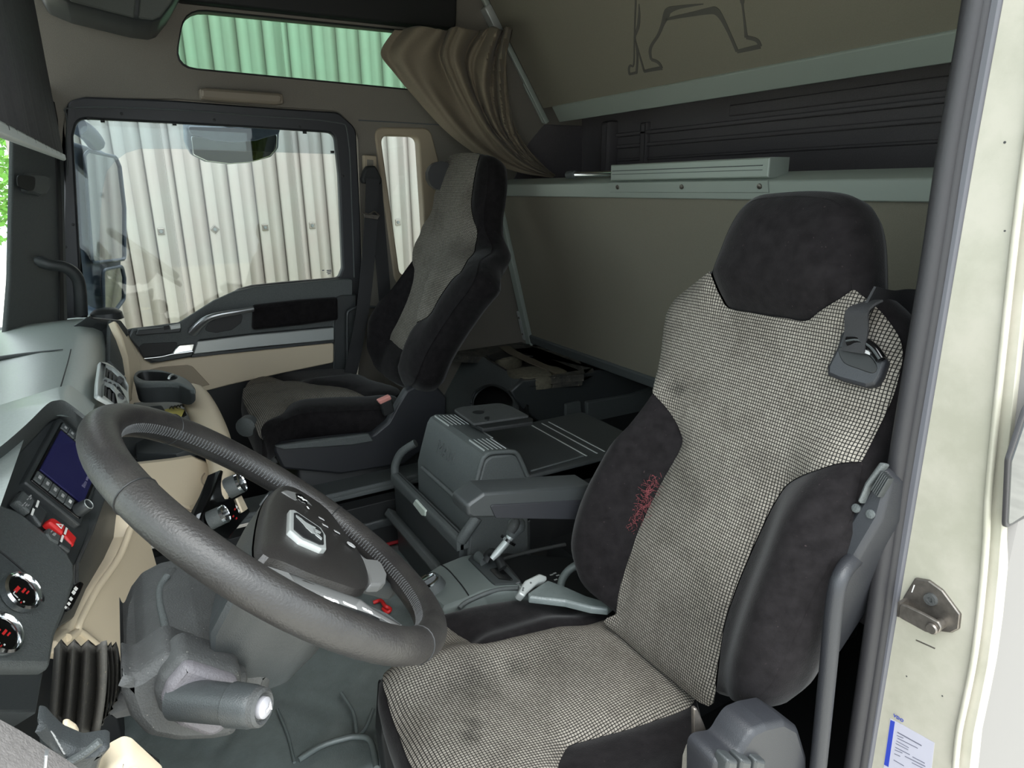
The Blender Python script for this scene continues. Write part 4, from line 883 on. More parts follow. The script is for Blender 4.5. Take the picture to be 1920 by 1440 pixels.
tube('panel_rail', [cw.P(*cw.uv(u, v), .002) for u, v in ((936, 1052), (950, 1065), (972, 1092))], .006, DST, cl2, 8)
tube('panel_rail', [cw.P(*cw.uv(u, v), .002) for u, v in ((936, 1052), (985, 1038), (1060, 1022))], .005, DST, cl2, 8)
for u, v in ((1034, 1078), (1042, 1087), (1040, 1075), (1046, 1079)):
    q = cw.uv(u, v); box('panel_symbol', cw, q[0]-.004, q[0]+.004, q[1]-.002, q[1]+.002, .001, GRP, cl2, 0, h=.0008)
tube('side_arc', [onZ(u, v, zz) for u, v, zz in ((1050, 1105, .70), (1055, 1085, .72), (1068, 1068, .74), (1085, 1058, .75))], .009, SCN, cl2, 10)
lv = thing('brake_lever', 'short parking brake lever with a ball grip behind the shift console', 'lever', tuple(onY(922, 1048, 1.16)))
def vy(u, v, y=1.16): return onY(u, v, y)
tube('shaft', [vy(922, 1048), vy(932, 1037), vy(950, 1016), vy(958, 1004)], [.006, .0085, .0085, .009], SVP, lv, 12, sm=1)
lathe('collar', vy(953, 1013), vy(965, 995)-vy(953, 1013), [(-.003, .019), (.003, .019)], GL, lv, 20)
hd = vy(966, 990)-vy(953, 1013); lathe('grip', vy(958, 1004), hd, [(-.002, .012), (.012, .016), (.024, .021), (.034, .018), (.042, .012), (.045, .003)], PG, lv, 18)
lathe('release_button', vy(963, 986, 1.145), vy(968, 979, 1.145)-vy(963, 988, 1.145), [(-.014, .010), (.0, .012), (.012, .010), (.018, .004)], DST, lv, 16)
# ------------------------------------------------------------------ outdoors, seen through the glass
def fixed(o, k='structure'): o['kind'] = k; return o
fixed(mesh('ground', [(-30, -25, -1.42), (40, -25, -1.42), (40, 40, -1.42), (-30, 40, -1.42), (-30, -25, -1.5), (40, -25, -1.5), (40, 40, -1.5), (-30, 40, -1.5)], [(0, 1, 2, 3), (4, 7, 6, 5), (0, 4, 5, 1), (1, 5, 6, 2), (2, 6, 7, 3), (3, 7, 4, 0)], mat('pale gravel', (196, 190, 178), .9, var=.2, scale=8)))
gs = mesh('grass_strip', [(-12, 4.7, -1.40), (30, 4.7, -1.40), (30, 5.95, -1.38), (-12, 5.95, -1.38)], [(0, 1, 2, 3)], mat('yellow-green grass', (118, 130, 52), .9, var=.35, scale=30)); tag(gs, 'strip of yellow-green grass along the foot of the metal shed', 'grass', kind='stuff')
YS = 6.0
shed = thing('metal_shed', 'pale corrugated metal shed standing alongside the far windows', 'shed', (4, YS, -1.4))
x0 = onY(302, 434, YS)[0]; pit = (onY(586, 434, YS)[0]-x0)/6
def sheet_me():
    pf = [(-.5, 0), (-.25, 0), (-.245, .03), (-.185, .03), (-.17, -.035), (.17, -.035), (.20, 0), (.5, 0)]; xs = []
    for k in range(5):
        for a, d in pf[:-1]: xs.append(((k+a)*pit, d))
    xs.append(((4.5+.04)*pit, 0))
    return xs
xs = sheet_me(); base = None
for k in range(-1, 22):
    X = x0+(k*5+1)*pit
    if base is None:
        V = []
        for zz in (-1.4, 5.2):
            for a, d in xs: V.append((X+a, YS+d+.032, zz))
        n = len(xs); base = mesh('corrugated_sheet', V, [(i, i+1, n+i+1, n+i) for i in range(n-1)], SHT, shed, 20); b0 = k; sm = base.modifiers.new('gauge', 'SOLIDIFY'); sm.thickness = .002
    else:
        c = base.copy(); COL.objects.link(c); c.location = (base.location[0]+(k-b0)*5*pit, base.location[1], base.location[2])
cz = onY(302, 434, YS)[2]; clip = None
for k in range(-2, 14):
    X = x0+2*k*pit; pl = Plane([X, YS-.016, cz], [0, -1, 0], [1, 0, 0])
    r = math.pi/4 if k == 1 else 0; s = .036
    q = [(s*math.cos(r+math.pi/4+j*math.pi/2), s*math.sin(r+math.pi/4+j*math.pi/2)) for j in range(4)]
    plate('saddle_washer', pl, q, .012, STL, shed, .004); lathe('bolt_head', pl.P(0, 0), [0, -1, 0], [(0, .014), (.01, .012)], PG, shed, 8)
# wind deflector on the far door
wd = plate('wind_deflector', YP(2.735), rc(YP(2.735).px([(110, 180), (660, 215), (662, 296), (622, 289), (474, 284), (328, 279), (262, 279), (236, 287), (215, 303), (200, 322), (191, 365), (187, 437), (187, 525), (196, 600), (186, 640), (100, 640)]), [0, 0, 0, 0, 0, 0, .03, .03, .03, .03, .02, 0, 0, 0, 0, 0]), .004, GLD, None, .001)
tag(wd, 'clear smoked wind deflector outside the far door window', 'wind deflector')
# far door mirror: two glasses in one dark housing
HSG = mat('mirror housing', (64, 72, 86), .4)
wm = thing('wing_mirror', 'dark wing mirror with two glasses outside the far door', 'mirror', tuple(onY(170, 640, 2.95)))
MQ = Plane(onY(195, 430, 2.98), nrm([.88, -.47, -.05]))
MQ2 = Plane(onY(205, 540, 2.97), nrm([.86, -.47, -.16]))
plate('housing', MQ.up(-.01), rc(MQ.px([(136, 262), (150, 266), (205, 283), (222, 300), (231, 350), (236, 440), (236, 500), (233, 545), (222, 580), (196, 600), (160, 590), (140, 480)]), .02), .10, HSG, wm, .02)
plate('upper_glass', MQ, rc(MQ.px([(155, 290), (163, 283), (214, 294), (222, 312), (231, 390), (231, 486), (170, 493), (163, 400)]), .012), .004, MIR, wm, .001, h=.004)
tube('glass_rim', [MQ.P(*q, .006) for q in rc(MQ.px([(155, 290), (163, 283), (214, 294), (222, 312), (231, 390), (231, 486), (170, 493), (163, 400)]), .02)], .006, HSG, wm, 8, closed=True, sm=1)
tube('glass_rim', [MQ2.P(*q, .014) for q in rc(MQ2.px([(186, 505), (222, 498), (227, 520), (226, 560), (208, 585), (188, 582)]), .02)], .006, HSG, wm, 8, closed=True, sm=1)
plate('lower_glass', MQ2, rc(MQ2.px([(186, 505), (222, 498), (227, 520), (226, 560), (208, 585), (188, 582)]), .012), .004, MIR, wm, .001, h=.012)
tube('mirror_arm', [onY(140, 560, 2.9), onY(155, 578, 2.85), onY(185, 592, 2.75), onY(205, 600, 2.72)], .02, HSG, wm, 10)
tube('mirror_arm', [onY(145, 236, 2.8), onY(165, 250, 2.9), onY(180, 268, 2.98)], .03, HSG, wm, 10)
km = thing('kerb_mirror', 'convex kerb mirror hanging over the top of the far window', 'mirror', tuple(onY(438, 310, 2.95)))
KP = Plane(onY(438, 280, 2.98), nrm([.1, -.9, -.42]))
kout = rc(KP.px([(350, 236), (440, 236), (526, 240), (524, 280), (510, 297), (470, 308), (430, 311), (385, 306), (358, 292), (352, 275)]), .02)
plate('housing', KP, kout, .06, HSG, km, .015)
kin = rc(KP.px([(357, 252), (400, 262), (440, 265), (480, 262), (520, 248), (519, 278), (505, 293), (470, 304), (430, 307), (388, 302), (362, 290)]), .015)
plate('glass', KP, kin, .004, MIR, km, .003, h=.004)
plate('hood', KP.up(.004), rc(KP.px([(352, 236), (525, 240), (522, 250), (480, 262), (440, 266), (400, 262), (356, 250)]), .01), .01, HSG, km, .003, h=.004)
# tree ahead of the windscreen
tube('bracket', [onY(438, 250, 2.98), [.42, 2.88, 1.845], [.42, 2.67, 1.855]], .014, HSG, km, 8)
tr = thing('tree', 'green leafy tree ahead of the windscreen at the left edge', 'tree', (-2.9, 16, -1.42))
GRN = mat('leaf green', (96, 150, 52), .7, var=.45, scale=2)
tube('trunk', [(-2.9, 16, -1.42), (-2.8, 16, .4), (-2.9, 16, 1.6)], [.2, .16, .1], mat('bark', (90, 76, 60), .9), tr, 8)
rn = random.Random(11); V = []; Fc = []
for i in range(5200):
    while True:
        p = np.array([rn.uniform(-1, 1), rn.uniform(-1, 1), rn.uniform(-1, 1)])
        if .3 < p@p < 1: break
    c = np.array([-2.9, 16, 2.3])+p*np.array([2.6, 2.2, 1.9]); a = nrm([rn.gauss(0, 1), rn.gauss(0, 1), rn.gauss(0, 1)]); b = nrm(np.cross(a, [rn.gauss(0, 1), rn.gauss(0, 1), rn.gauss(0, 1)])); s = rn.uniform(.06, .13); k = len(V)
    V += [c-a*s, c+b*s*.5, c+a*s, c-b*s*.5]; Fc.append((k, k+1, k+2, k+3))
mesh('foliage', V, Fc, GRN, tr)['kind'] = 'stuff'
# ------------------------------------------------------------------ dashboard
db = thing('dashboard', 'grey-topped dashboard with beige lower panels at the front of the cab', 'dashboard', (-.1, 1.4, .9))
prof_d = [(-.39, 1.17), (-.33, 1.195), (-.26, 1.205), (-.19, 1.208), (-.14, 1.204), (-.112, 1.195), (-.095, 1.178), (-.086, 1.155), (-.086, 1.10)]
rings = []
for k in range(27):
    y = 1.26+(2.52-1.26)*k/26; f = sstep(2.2, 2.55, y); g = sstep(1.9, 2.5, y)
    rings.append([(x+.03*g*(1 if x > -.2 else 0)-.0*f, y, zz-.035*f-.01*g) for x, zz in prof_d])
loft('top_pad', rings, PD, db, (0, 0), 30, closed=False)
DT = Plane([0, 0, 1.208], [0, 0, 1], [1, 0, 0])
near = [[(-.39, y, 1.17), (-.30, y, 1.200), (-.22, y, 1.208), (-.165, y, 1.206)] for y in np.linspace(.42, 1.27, 12)]
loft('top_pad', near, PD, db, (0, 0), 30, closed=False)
tube('pad_seam', [onZ(u, v, 1.2085) for u, v in ((133, 655), (127, 680), (107, 748))], .0012, PK, db, 5)
tube('pad_ridge', [onZ(u, v, 1.208) for u, v in ((-20, 676), (0, 672), (50, 664), (118, 655))], [.012, .010, .007, .002], PG, db, 10, flat=.5)
# binnacle hood over the centre fascia
SPn = Plane([-.17, 1.10, 1.156], [.818, -.288, .497])
hood_o = [(-60, 880), (0, 838), (50, 795), (88, 758), (105, 751), (122, 752), (150, 772), (172, 790)]
hood_i = [(-60, 935), (0, 885), (50, 835), (90, 793), (107, 783), (120, 785), (145, 808), (165, 832)]
Pf = lambda l, h: [SPn.P(*SPn.uv(u, v, h), h) for u, v in l]
ho = cr(Pf(hood_o, .045), 4, False); hm_ = cr([SPn.P(*SPn.uv(u*.5+a*.5, v*.5+b*.5, .038), .038) for (u, v), (a, b) in zip(hood_o, hood_i)], 4, False); hi = cr(Pf(hood_i, .0), 4, False)
hb = [p+np.array([-.0, .0, .0])-SPn.n*.002 for p in ho]
off = [np.array([-.20, .03, -.03])*(1-sstep(13, 19, i))+np.array([.0, .14, -.01])*sstep(13, 19, i) for i in range(len(ho))]
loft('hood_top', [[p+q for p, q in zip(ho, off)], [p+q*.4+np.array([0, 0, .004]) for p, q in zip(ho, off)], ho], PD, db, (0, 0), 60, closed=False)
hx = [p-SPn.n*.03 for p in hi]
loft('hood', [ho, [p+(q-p)*.15-SPn.n*.004 for p, q in zip(ho, hm_)], hi, hx], PG, db, (0, 0), 60, closed=False)
fas = SPn.px([(-80, 960), (0, 885), (50, 835), (90, 793), (107, 783), (120, 785), (150, 810), (215, 880), (198, 927), (175, 993), (147, 1057), (146, 1095), (118, 1150), (100, 1185), (90, 1260), (78, 1330), (-80, 1330)])
plate('fascia', SPn, fas, .04, PB, db, .003, h=-.006)
# flank between fascia and beige panel
FL = Plane(SPn.P(*SPn.uv(170, 1000)), nrm([.75, -.2, -.1]))
plate('fascia_flank', FL, rc(FL.px([(215, 870), (240, 940), (240, 975), (237, 1006), (217, 1043), (172, 1100), (140, 1160), (112, 1178), (104, 1180), (146, 1095), (146, 1057), (175, 993), (198, 927)]), .004), .03, PB, db, .004)
tube('fascia_edge', [SPn.P(*SPn.uv(u, v), -.002) for u, v in ((200, 920), (175, 993), (158, 1030), (147, 1057), (146, 1092))], .0022, DST, db, 6)
# instrument cowl low at the left: big rounded dark panel with two ringed dials
cow = SPn.px([(-80, 930), (-10, 948), (30, 965), (80, 1005), (118, 1040), (132, 1065), (134, 1095), (120, 1140), (95, 1200), (85, 1260), (-80, 1260)])
plate('instrument_cowl', SPn, rc(cow, .01), .02, PG, db, .008, h=.010)
tube('cowl_groove', [SPn.P(*SPn.uv(u, v, .01), .0105) for u, v in ((-30, 1015), (0, 1035), (40, 1068), (65, 1095), (80, 1118), (80, 1128))], .0014, PK, db, 5)
for gu, gv, nm in ((35, 1113, 'fuel'), (-2, 1192, 'temp')):
    g = SPn.uv(gu, gv, .012); gp = SPn.P(g[0], g[1], .012); r = .0255
    dlr = lathe('dial_ring', gp, SPn.n, [(0, r), (.008, r), (.010, r-.003), (.006, r-.006), (.003, r-.0065)], CHR, db, 36)
    lathe('dial_face', gp, SPn.n, [(0, r-.006), (.004, r-.006)], GL, dlr, 30)
    fp_ = SPn.up(.0165); a, b = g
    for dx, dy, w_, h_, m_ in ((-.002, .006, .010, .0045, RED), (.004, -.001, .008, .003, RED), (.006, -.006, .006, .002, RED), (-.011, .002, .0012, .007, WHT), (-.008, .006, .006, .0012, WHT), (-.012, -.004, .002, .002, WHT), (-.009, -.010, .002, .002, WHT), (-.013, -.008, .0028, .0014, RED)):
        plate('dial_mark', fp_, [(a+dx-w_/2, b+dy-h_/2), (a+dx+w_/2, b+dy-h_/2), (a+dx+w_/2, b+dy+h_/2), (a+dx-w_/2, b+dy+h_/2)], .0005, m_, dlr, 0)
# symbol strip
ws = SPn.px([(142, 1094), (150, 1099), (141, 1120), (126, 1148), (117, 1145), (116, 1138), (126, 1120)])
plate('symbol_strip', SPn, rc(ws, .004), .008, GL, db, .002, h=.008)
for u, v, s in ((142, 1104, 1), (138, 1111, 1), (133, 1123, .9), (129, 1132, .8), (123, 1139, .6)):
    q = SPn.up(.008).uv(u, v); box('strip_symbol', SPn.up(.008), q[0]-.003*s, q[0]+.003*s, q[1]-.0024*s, q[1]+.0024*s, .0006, WHT, db, 0, h=.0005)
# switch blocks: one black, one with the red hazard rocker
def rock(px, m, h=.012, nm='rocker_switch'): plate(nm, SPn, rc(SPn.px(px, h), .003), .012, m, db, .003, h=h)
plate('switch_recess', SPn, rc(SPn.px([(28, 942), (43, 916), (92, 960), (77, 992)]), .002), .004, PK, db, .001, h=-.004)
rock([(31, 938), (44, 918), (68, 938), (58, 962)], PG); rock([(59, 963), (69, 939), (91, 961), (79, 988)], PB)
rock([(92, 978), (98, 970), (104, 971), (125, 986), (120, 1002)], RED, .014, 'hazard_switch'); rock([(120, 1003), (126, 987), (146, 1008), (140, 1023), (134, 1021)], RED, .012, 'hazard_switch')
rock([(87, 1000), (93, 988), (117, 1004), (112, 1020), (95, 1012)], PG); rock([(112, 1021), (118, 1005), (137, 1022), (133, 1036)], PB)
SU = SPn.up(.0145)
tri = SU.px([(104, 981), (119, 988), (117, 991)]);
t3 = [SU.uv(105, 982), SU.uv(119, 984), SU.uv(115, 992)]
plate('hazard_triangle', SU, t3, .0006, WHT, db, 0, holes=[[(sum(p[0] for p in t3)/3*.45+p[0]*.55, sum(p[1] for p in t3)/3*.45+p[1]*.55) for p in t3]], h=.0006)
for u, v, a, b in ((70, 945, 2.2, 5), (61, 960, 2.2, 5), (123, 996, 2, 5), (116, 1010, 2, 5)):
    q0 = SU.uv(u+2, v-6); q1 = SU.uv(u-2, v+6); d = (q1-q0)/np.hypot(*(q1-q0)); n = np.array([-d[1], d[0]])*.0016
    plate('indicator_bar', SU, [q0+n, q1+n, q1-n, q0-n], .0006, WHT, db, 0, h=.0006)
for cu_, cv in ((57, 932), (48, 946), (103, 999)):
    for i in range(5): q = SU.uv(cu_+rn.uniform(-6, 6), cv+rn.uniform(-4, 4)); box('switch_symbol', SU, q[0]-.0022, q[0]+.0022, q[1]-.0006, q[1]+.0006, .0005, GRP, db, 0, h=.0)
# radio with screen
ru = thing('radio_unit', 'black radio with a blue screen and a row of buttons in the dashboard', 'radio', tuple(SPn.P(*SPn.uv(120, 900))))
R2 = SPn.up(.004)
def bx4(A, B, D, s0, s1, t0, t1): return [A+(B-A)*s+(D-A)*t for s, t in ((s0, t0), (s1, t0), (s1, t1), (s0, t1))]
TL, BLc, TRc = R2.uv(45, 903), R2.uv(152, 987), R2.uv(112, 781)
quad = bx4(TL, BLc, TRc, 0, 1, 0, 1)
plate('bezel', R2, rc(quad, .006), .02, PB, ru, .003)
plate('inner_frame', R2, rc(bx4(TL, BLc, TRc, .06, .94, .05, .95), .004), .004, GL, ru, .001, h=.002)
scn_ = plate('screen', R2, bx4(TL, BLc, TRc, .10, .88, .21, .82), .003, SCR, ru, .0005, h=.004)
for k in range(5):
    ky = plate('key', R2, rc(bx4(TL, BLc, TRc, .08+.135*k, .205+.135*k, .07, .18), .001), .004, PG, ru, .0008, h=.004)
    q = bx4(TL, BLc, TRc, .12+.135*k, .165+.135*k, .11, .145); plate('key_symbol', R2, q, .0005, WHT if k == 4 else GRP, ky, 0, h=.0046)
    ky = plate('key', R2, rc(bx4(TL, BLc, TRc, .08+.135*k, .205+.135*k, .85, .93), .001), .004, PG, ru, .0008, h=.004)
    q = bx4(TL, BLc, TRc, .12+.135*k, .16+.135*k, .88, .905); plate('key_symbol', R2, q, .0005, GRP, ky, 0, h=.0046)
kn = TL+(BLc-TL)*.86+(TRc-TL)*.12
lathe('volume_knob', R2.P(kn[0], kn[1], .002), SPn.n, [(0, .011), (.004, .0105), (.016, .0095), (.018, .008), (.018, .0065), (.016, .006)], PB, ru, 24)
tube('knob_ring', [R2.P(kn[0]+.0078*math.cos(a), kn[1]+.0078*math.sin(a), .0205) for a in np.linspace(0, 2*math.pi, 16, endpoint=False)], .0007, SVP, ru, 6, closed=True, sm=1)
cs = TL+(BLc-TL)*.78+(TRc-TL)*.5
rt_ = (TRc-TL)/np.hypot(*(TRc-TL)); txt('screen_text', 'Bitte warten', R2, cs[0], cs[1], .0085, mat('screen text', (120, 116, 140), .5), scn_, .0045, math.atan2(rt_[1], rt_[0]), ext=.0002)
# air vent with silver frame
av = thing('air_vent', 'silver framed double air vent with dark vanes on the dash corner', 'air vent', tuple(onY(212, 740, 1.5)))
vA, vB = onY(189, 679, 1.62), onY(182, 741, 1.37)
vC = onY(238, 712, 1.62)
vn = np.cross(vB-vA, vC-vA); vn = vn if vn[2] > 0 else -vn
VP = Plane(vA, vn, vB-vA)
vo = VP.px([(188, 678), (200, 679), (212, 686), (234, 706), (241, 722), (244, 758), (222, 762), (182, 741), (183, 715)])
L = VP.px([(200, 684), (214, 690), (233, 708), (240, 722), (239, 734), (222, 718), (198, 706)]); Lw = VP.px([(197, 716), (212, 722), (236, 748), (242, 760), (222, 762), (196, 742)])
plate('frame', VP, rc(vo, .008), .008, SVP, av, .002, holes=[L, Lw])
plate('duct', VP.up(-.012), VP.up(-.012).px([(192, 681), (214, 686), (236, 708), (243, 757), (222, 761), (188, 742)]), .004, PK, av, 0)
def lerp(a, b, t): return (a[0]+(b[0]-a[0])*t, a[1]+(b[1]-a[1])*t)
for k in range(5):
    t = (k+.6)/5.2
    for a0, a1, b0, b1 in (((200, 684), (238, 716), (198, 706), (240, 738)), ((197, 716), (240, 752), (196, 742), (240, 776))):
        p, q = lerp(a0, a1, t), lerp(b0, b1, t); tube('vane', [VP.P(*VP.uv(*p), -.008), VP.P(*VP.uv(*q), -.008)], .0035, DST, av, 6, sm=1)
for u, v in ((226, 712), (226, 745)):
    q = VP.uv(u, v); box('vane_tab', VP, q[0]-.012, q[0]+.006, q[1]-.006, q[1]+.006, .01, DST, av, .002, .003, h=.004)
# passenger-side fascia strips and beige lower body
def strip(nm, pxs, ys, m, dep=.02, r=.004, pl=None):
    return plate(nm, pl, rc(pl.px(pxs), r), dep, m, db, .003)
GSP = Plane(onY(225, 640, 2.1), nrm([.75, -.42, .5]))
plate('gloss_strip', GSP, rc(GSP.px([(207, 598), (216, 606), (228, 632), (238, 668), (243, 710), (236, 705), (213, 686), (204, 676), (206, 640)]), .003), .012, GL if False else PG, db, .003)
BS1 = Plane(onY(250, 680, 2.05), nrm([.8, -.42, .42]))
plate('beige_strip', BS1, rc(BS1.px([(214, 600), (222, 606), (245, 640), (262, 672), (266, 700), (252, 715), (246, 760), (243, 716), (238, 668), (228, 632)]), .003), .02, BG, db, .004)
plate('corner_box', GSP.up(-.01), rc(GSP.px([(165, 588), (186, 590), (232, 595), (247, 615), (248, 625), (228, 634), (214, 606), (190, 600)]), .01), .05, PB, db, .006)
pk = thing('door_speaker', 'grey pad speaker at the far end of the dash by the door glass', 'speaker', tuple(onY(214, 620, 2.3)))
plate('pad', YP(2.28), rc(YP(2.28).px([(193, 606), (214, 604), (234, 622), (224, 632), (212, 624)]), .006), .03, PG, pk, .005)
lathe('dome', onY(200, 592, 2.35), [0, 0, 1], [(-.01, .045), (.01, .042), (.02, .03), (.024, .01)], PB, pk, 20)
# lower beige console: rounded rim, pocket tray and drawer
BL_ = Plane(onY(330, 900, 1.45), nrm([.55, -.45, .70]))
plate('drawer_front', BL_, rc(BL_.px([(235, 862), (320, 853), (358, 847), (407, 868), (416, 876), (411, 895), (392, 922), (378, 950), (362, 960), (348, 958), (300, 938), (240, 905)]), .012), .06, BG, db, .014)
dr = BL_.px([(240, 875), (320, 866), (360, 860), (398, 874), (402, 884), (385, 918), (370, 945), (358, 950), (300, 930), (240, 900)])
tube('drawer_gap', [BL_.P(*q, .0005) for q in BL_.px([(408, 869), (405, 885), (388, 917), (372, 948), (360, 957), (350, 955), (330, 946)])], .0016, BGD, db, 6)
tube('finger_pull', [BL_.P(*q, .001) for q in BL_.px([(387, 916), (378, 905), (378, 896), (383, 888)])], .0016, BGD, db, 6)
RM = [(348, 738, 1.86), (362, 742, 1.84), (378, 766, 1.76), (394, 800, 1.66), (408, 838, 1.55), (416, 880, 1.45), (412, 920, 1.38), (392, 960, 1.34)]
tube('beige_rim', [onY(*p) for p in RM], [.022, .032, .034, .034, .032, .026, .022, .02], BG, db, 14)
TRY = ZP(1.02)
plate('pocket_tray', ZP(1.0), [ZP(1.0).uv(*p) for p in ((250, 755), (345, 742), (372, 770), (392, 830), (330, 850), (255, 850))], .02, PB, db, .003)
plate('tray_face', Plane(onY(270, 820, 1.6), nrm([.7, -.6, .2])), rc(Plane(onY(270, 820, 1.6), nrm([.7, -.6, .2])).px([(250, 760), (344, 752), (372, 800), (370, 848), (300, 852), (262, 856), (252, 830)]), .008), .03, PB, db, .004, h=-.06)
yn = thing('paper_slip', 'yellow slip of paper lying in the tray below the cup holder', 'paper', tuple(onZ(330, 772, 1.02)))
plate('sheet', ZP(1.028), ZP(1.028).px([(308, 768), (330, 762), (346, 768), (340, 780), (318, 784)]), .002, mat('yellow paper', (228, 212, 120), .7), yn, .0005)
for k in range(4): tube('pen_loop', [onZ(318+6*k, 766-k, 1.033), onZ(322+6*k, 762-k, 1.05), onZ(326+6*k, 766-k, 1.033)], .0016, PK, yn, 6)
plate('card', ZP(1.024), ZP(1.024).px([(316, 778), (346, 766), (350, 776), (336, 786)]), .003, PK, yn, .0005)
# cup holder
cp = thing('cup_holder', 'dark cup holder clipped to the far side of the dash', 'cup holder', tuple(onZ(300, 740, 1.04)))
CZ = ZP(1.105)
co2 = cr(CZ.px([(250, 706), (256, 696), (275, 693), (300, 693), (330, 701), (352, 711), (366, 727), (356, 728), (335, 719), (310, 717), (280, 718), (256, 717)]), 4)
ci2 = cr(CZ.px([(257, 703), (270, 697), (300, 697), (320, 701), (330, 708), (322, 712), (300, 713), (272, 712)]), 4)
plate('rim', CZ, co2, .012, PG, cp, .004, holes=[ci2])
def low(l, z_, s): c = sum(l)/len(l); return [np.append(c+(p-c)*s, z_) for p in l]
loft('cup_body', [low(co2, 1.10, .99), [p+[0, 0, .022*sstep(.075, .12, p[0])] for p in low(co2, 1.075, .98)], [p+[0, 0, .034*sstep(.07, .115, p[0])] for p in low(co2, 1.055, .96)]], PB, cp, (0, 1), 60)
loft('cup_wall', [low(ci2, 1.104, 1.0), low(ci2, 1.065, .85)], PK, cp, (0, 1), 60)
tube('spring_clip', [onZ(316, 711, 1.106), onZ(319, 705, 1.112), onZ(324, 703, 1.106)], .003, SVP, cp, 6)
# heater panel with knobs
hv = thing('heater_panel', 'black heater panel with silver-ringed knobs behind the wheel rim', 'control panel', tuple(onY(420, 950, 1.33)))
HP_ = Plane(onY(420, 940, 1.34), nrm([.80, -.35, .35]))
plate('panel', HP_, rc(HP_.px([(415, 880), (432, 890), (470, 960), (430, 1010), (385, 1000), (372, 985), (380, 960), (400, 920)]), .004), .03, GL, hv, .003)
for u, v, r in ((427, 916, .022), (394, 976, .018)):
    ax_ = nrm([.9, -.25, .36]); o_ = HP_.P(*HP_.uv(u, v))
    kb = lathe('knob', o_, ax_, [(0, r), (.026, r*.96), (.028, r*.9)], PG, hv, 28); lathe('knob_ring', o_, ax_, [(.024, r*.98), (.030, r*.98), (.032, r*.88), (.028, r*.84)], CHR, kb, 28); lathe('knob_face', o_, ax_, [(.024, r*.86), (.029, r*.86)], PB, kb, 24)
for u, v in ((408, 965), (412, 972)):
    q = HP_.uv(u, v); plate('arrow_mark', HP_, [(q[0]-.004, q[1]-.003), (q[0]+.004, q[1]-.003), (q[0], q[1]+.004)], .0006, WHT, hv, 0, h=.04)
for u, v in ((440, 955), (437, 968), (443, 972)): q = HP_.uv(u, v); box('red_mark', HP_, q[0]-.003, q[0]+.003, q[1]-.0015, q[1]+.0015, .0006, RED, hv, 0, h=.001)
plate('beige_edge', HP_, rc(HP_.px([(441, 935), (450, 930), (462, 955), (452, 962)]), .002), .01, BG, hv, .001, h=.004)
# beige knee panel and dark bulkhead round the column
KN = Plane([-.125, 1.05, 1.04], nrm([.93, -.36, .0]))
plate('knee_panel', KN, rc(KN.px([(243, 960), (278, 980), (282, 1010), (296, 1060), (320, 1100), (320, 1240), (200, 1240), (104, 1225), (107, 1200), (132, 1178), (172, 1104), (217, 1046), (240, 1006)]), .004), .03, BG, db, .005)
tube('knee_fold', [KN.P(*q, .001) for q in KN.px([(246, 985), (222, 1045), (180, 1105), (148, 1165), (142, 1185), (125, 1196)])], .006, BG, db, 8)
tube('knee_fold', [KN.P(*q, .001) for q in KN.px([(142, 1180), (160, 1192), (185, 1212)])], .005, BG, db, 8)
plate('dash_core', Plane([-.20, 0, 0], [1, 0, 0], [0, 1, 0]), [(.40, .45), (1.32, .45), (1.32, 1.165), (.40, 1.165)], .19, PK, db, .004)
plate('dash_core', Plane([-.145, 0, 0], [1, 0, 0], [0, 1, 0]), [(1.32, .45), (2.55, .45), (2.55, 1.15), (1.32, 1.15)], .245, PK, db, .004)
# ------------------------------------------------------------------ steering column
scn = thing('steering_column', 'dusty dark steering column shroud with rubber bellows below the wheel', 'steering column', (-.03, .7, .9))
ya, yb2 = .62, .80
def xz(u, v, y): p = onY(u, v, y); return np.array([p[0], p[2]])
sh_ = [xz(231, 1136, yb2), xz(246, 1100, yb2), xz(266, 1074, yb2), xz(300, 1056, yb2), xz(345, 1046, yb2), xz(400, 1044, yb2), xz(522, 1262, ya), xz(500, 1330, ya), xz(452, 1375, ya), xz(400, 1392, ya), xz(330, 1394, ya), xz(270, 1382, ya), xz(240, 1352, ya), xz(225, 1300, ya)]
S1 = YP(ya)
plate('shroud', S1, rc(sh_, .012), yb2-ya, DST, scn, .014)
tA, tB = onY(238, 1115, yb2), onY(330, 1050, yb2); tn_ = nrm(np.cross(tB-tA, [0, 1, 0])); tn_ = tn_ if tn_[2] > 0 else -tn_
S2 = Plane(tA, tn_, [0, 1, 0]).up(.006)
up_ = rc(S2.px([(228, 1178), (232, 1140), (248, 1104), (268, 1080), (300, 1062), (328, 1058), (322, 1078), (306, 1094), (301, 1120), (308, 1152), (314, 1190), (312, 1215), (270, 1252), (246, 1266), (232, 1258), (226, 1230)]), .010)
plate('upper_shell', S2, up_, .02, DST, scn, .006)
tube('shell_lip', [S2.P(*S2.uv(u, v), .002) for u, v in ((316, 1082), (303, 1104), (303, 1134), (310, 1165), (318, 1200), (321, 1218))], .004, PG, scn, 8)
plate('lower_body', YP(.59), rc(YP(.59).px([(226, 1262), (250, 1274), (316, 1226), (345, 1238), (470, 1272), (448, 1385), (400, 1395), (330, 1398), (275, 1388), (245, 1355), (228, 1310)]), .012), .05, DST, scn, .010)
S3 = YP(.575)
plate('stalk_base', S3, rc(S3.px([(290, 1310), (300, 1275), (335, 1238), (352, 1232), (455, 1262), (455, 1300), (430, 1372), (395, 1388), (330, 1368), (300, 1345)]), .015), .04, DST, scn, .010)
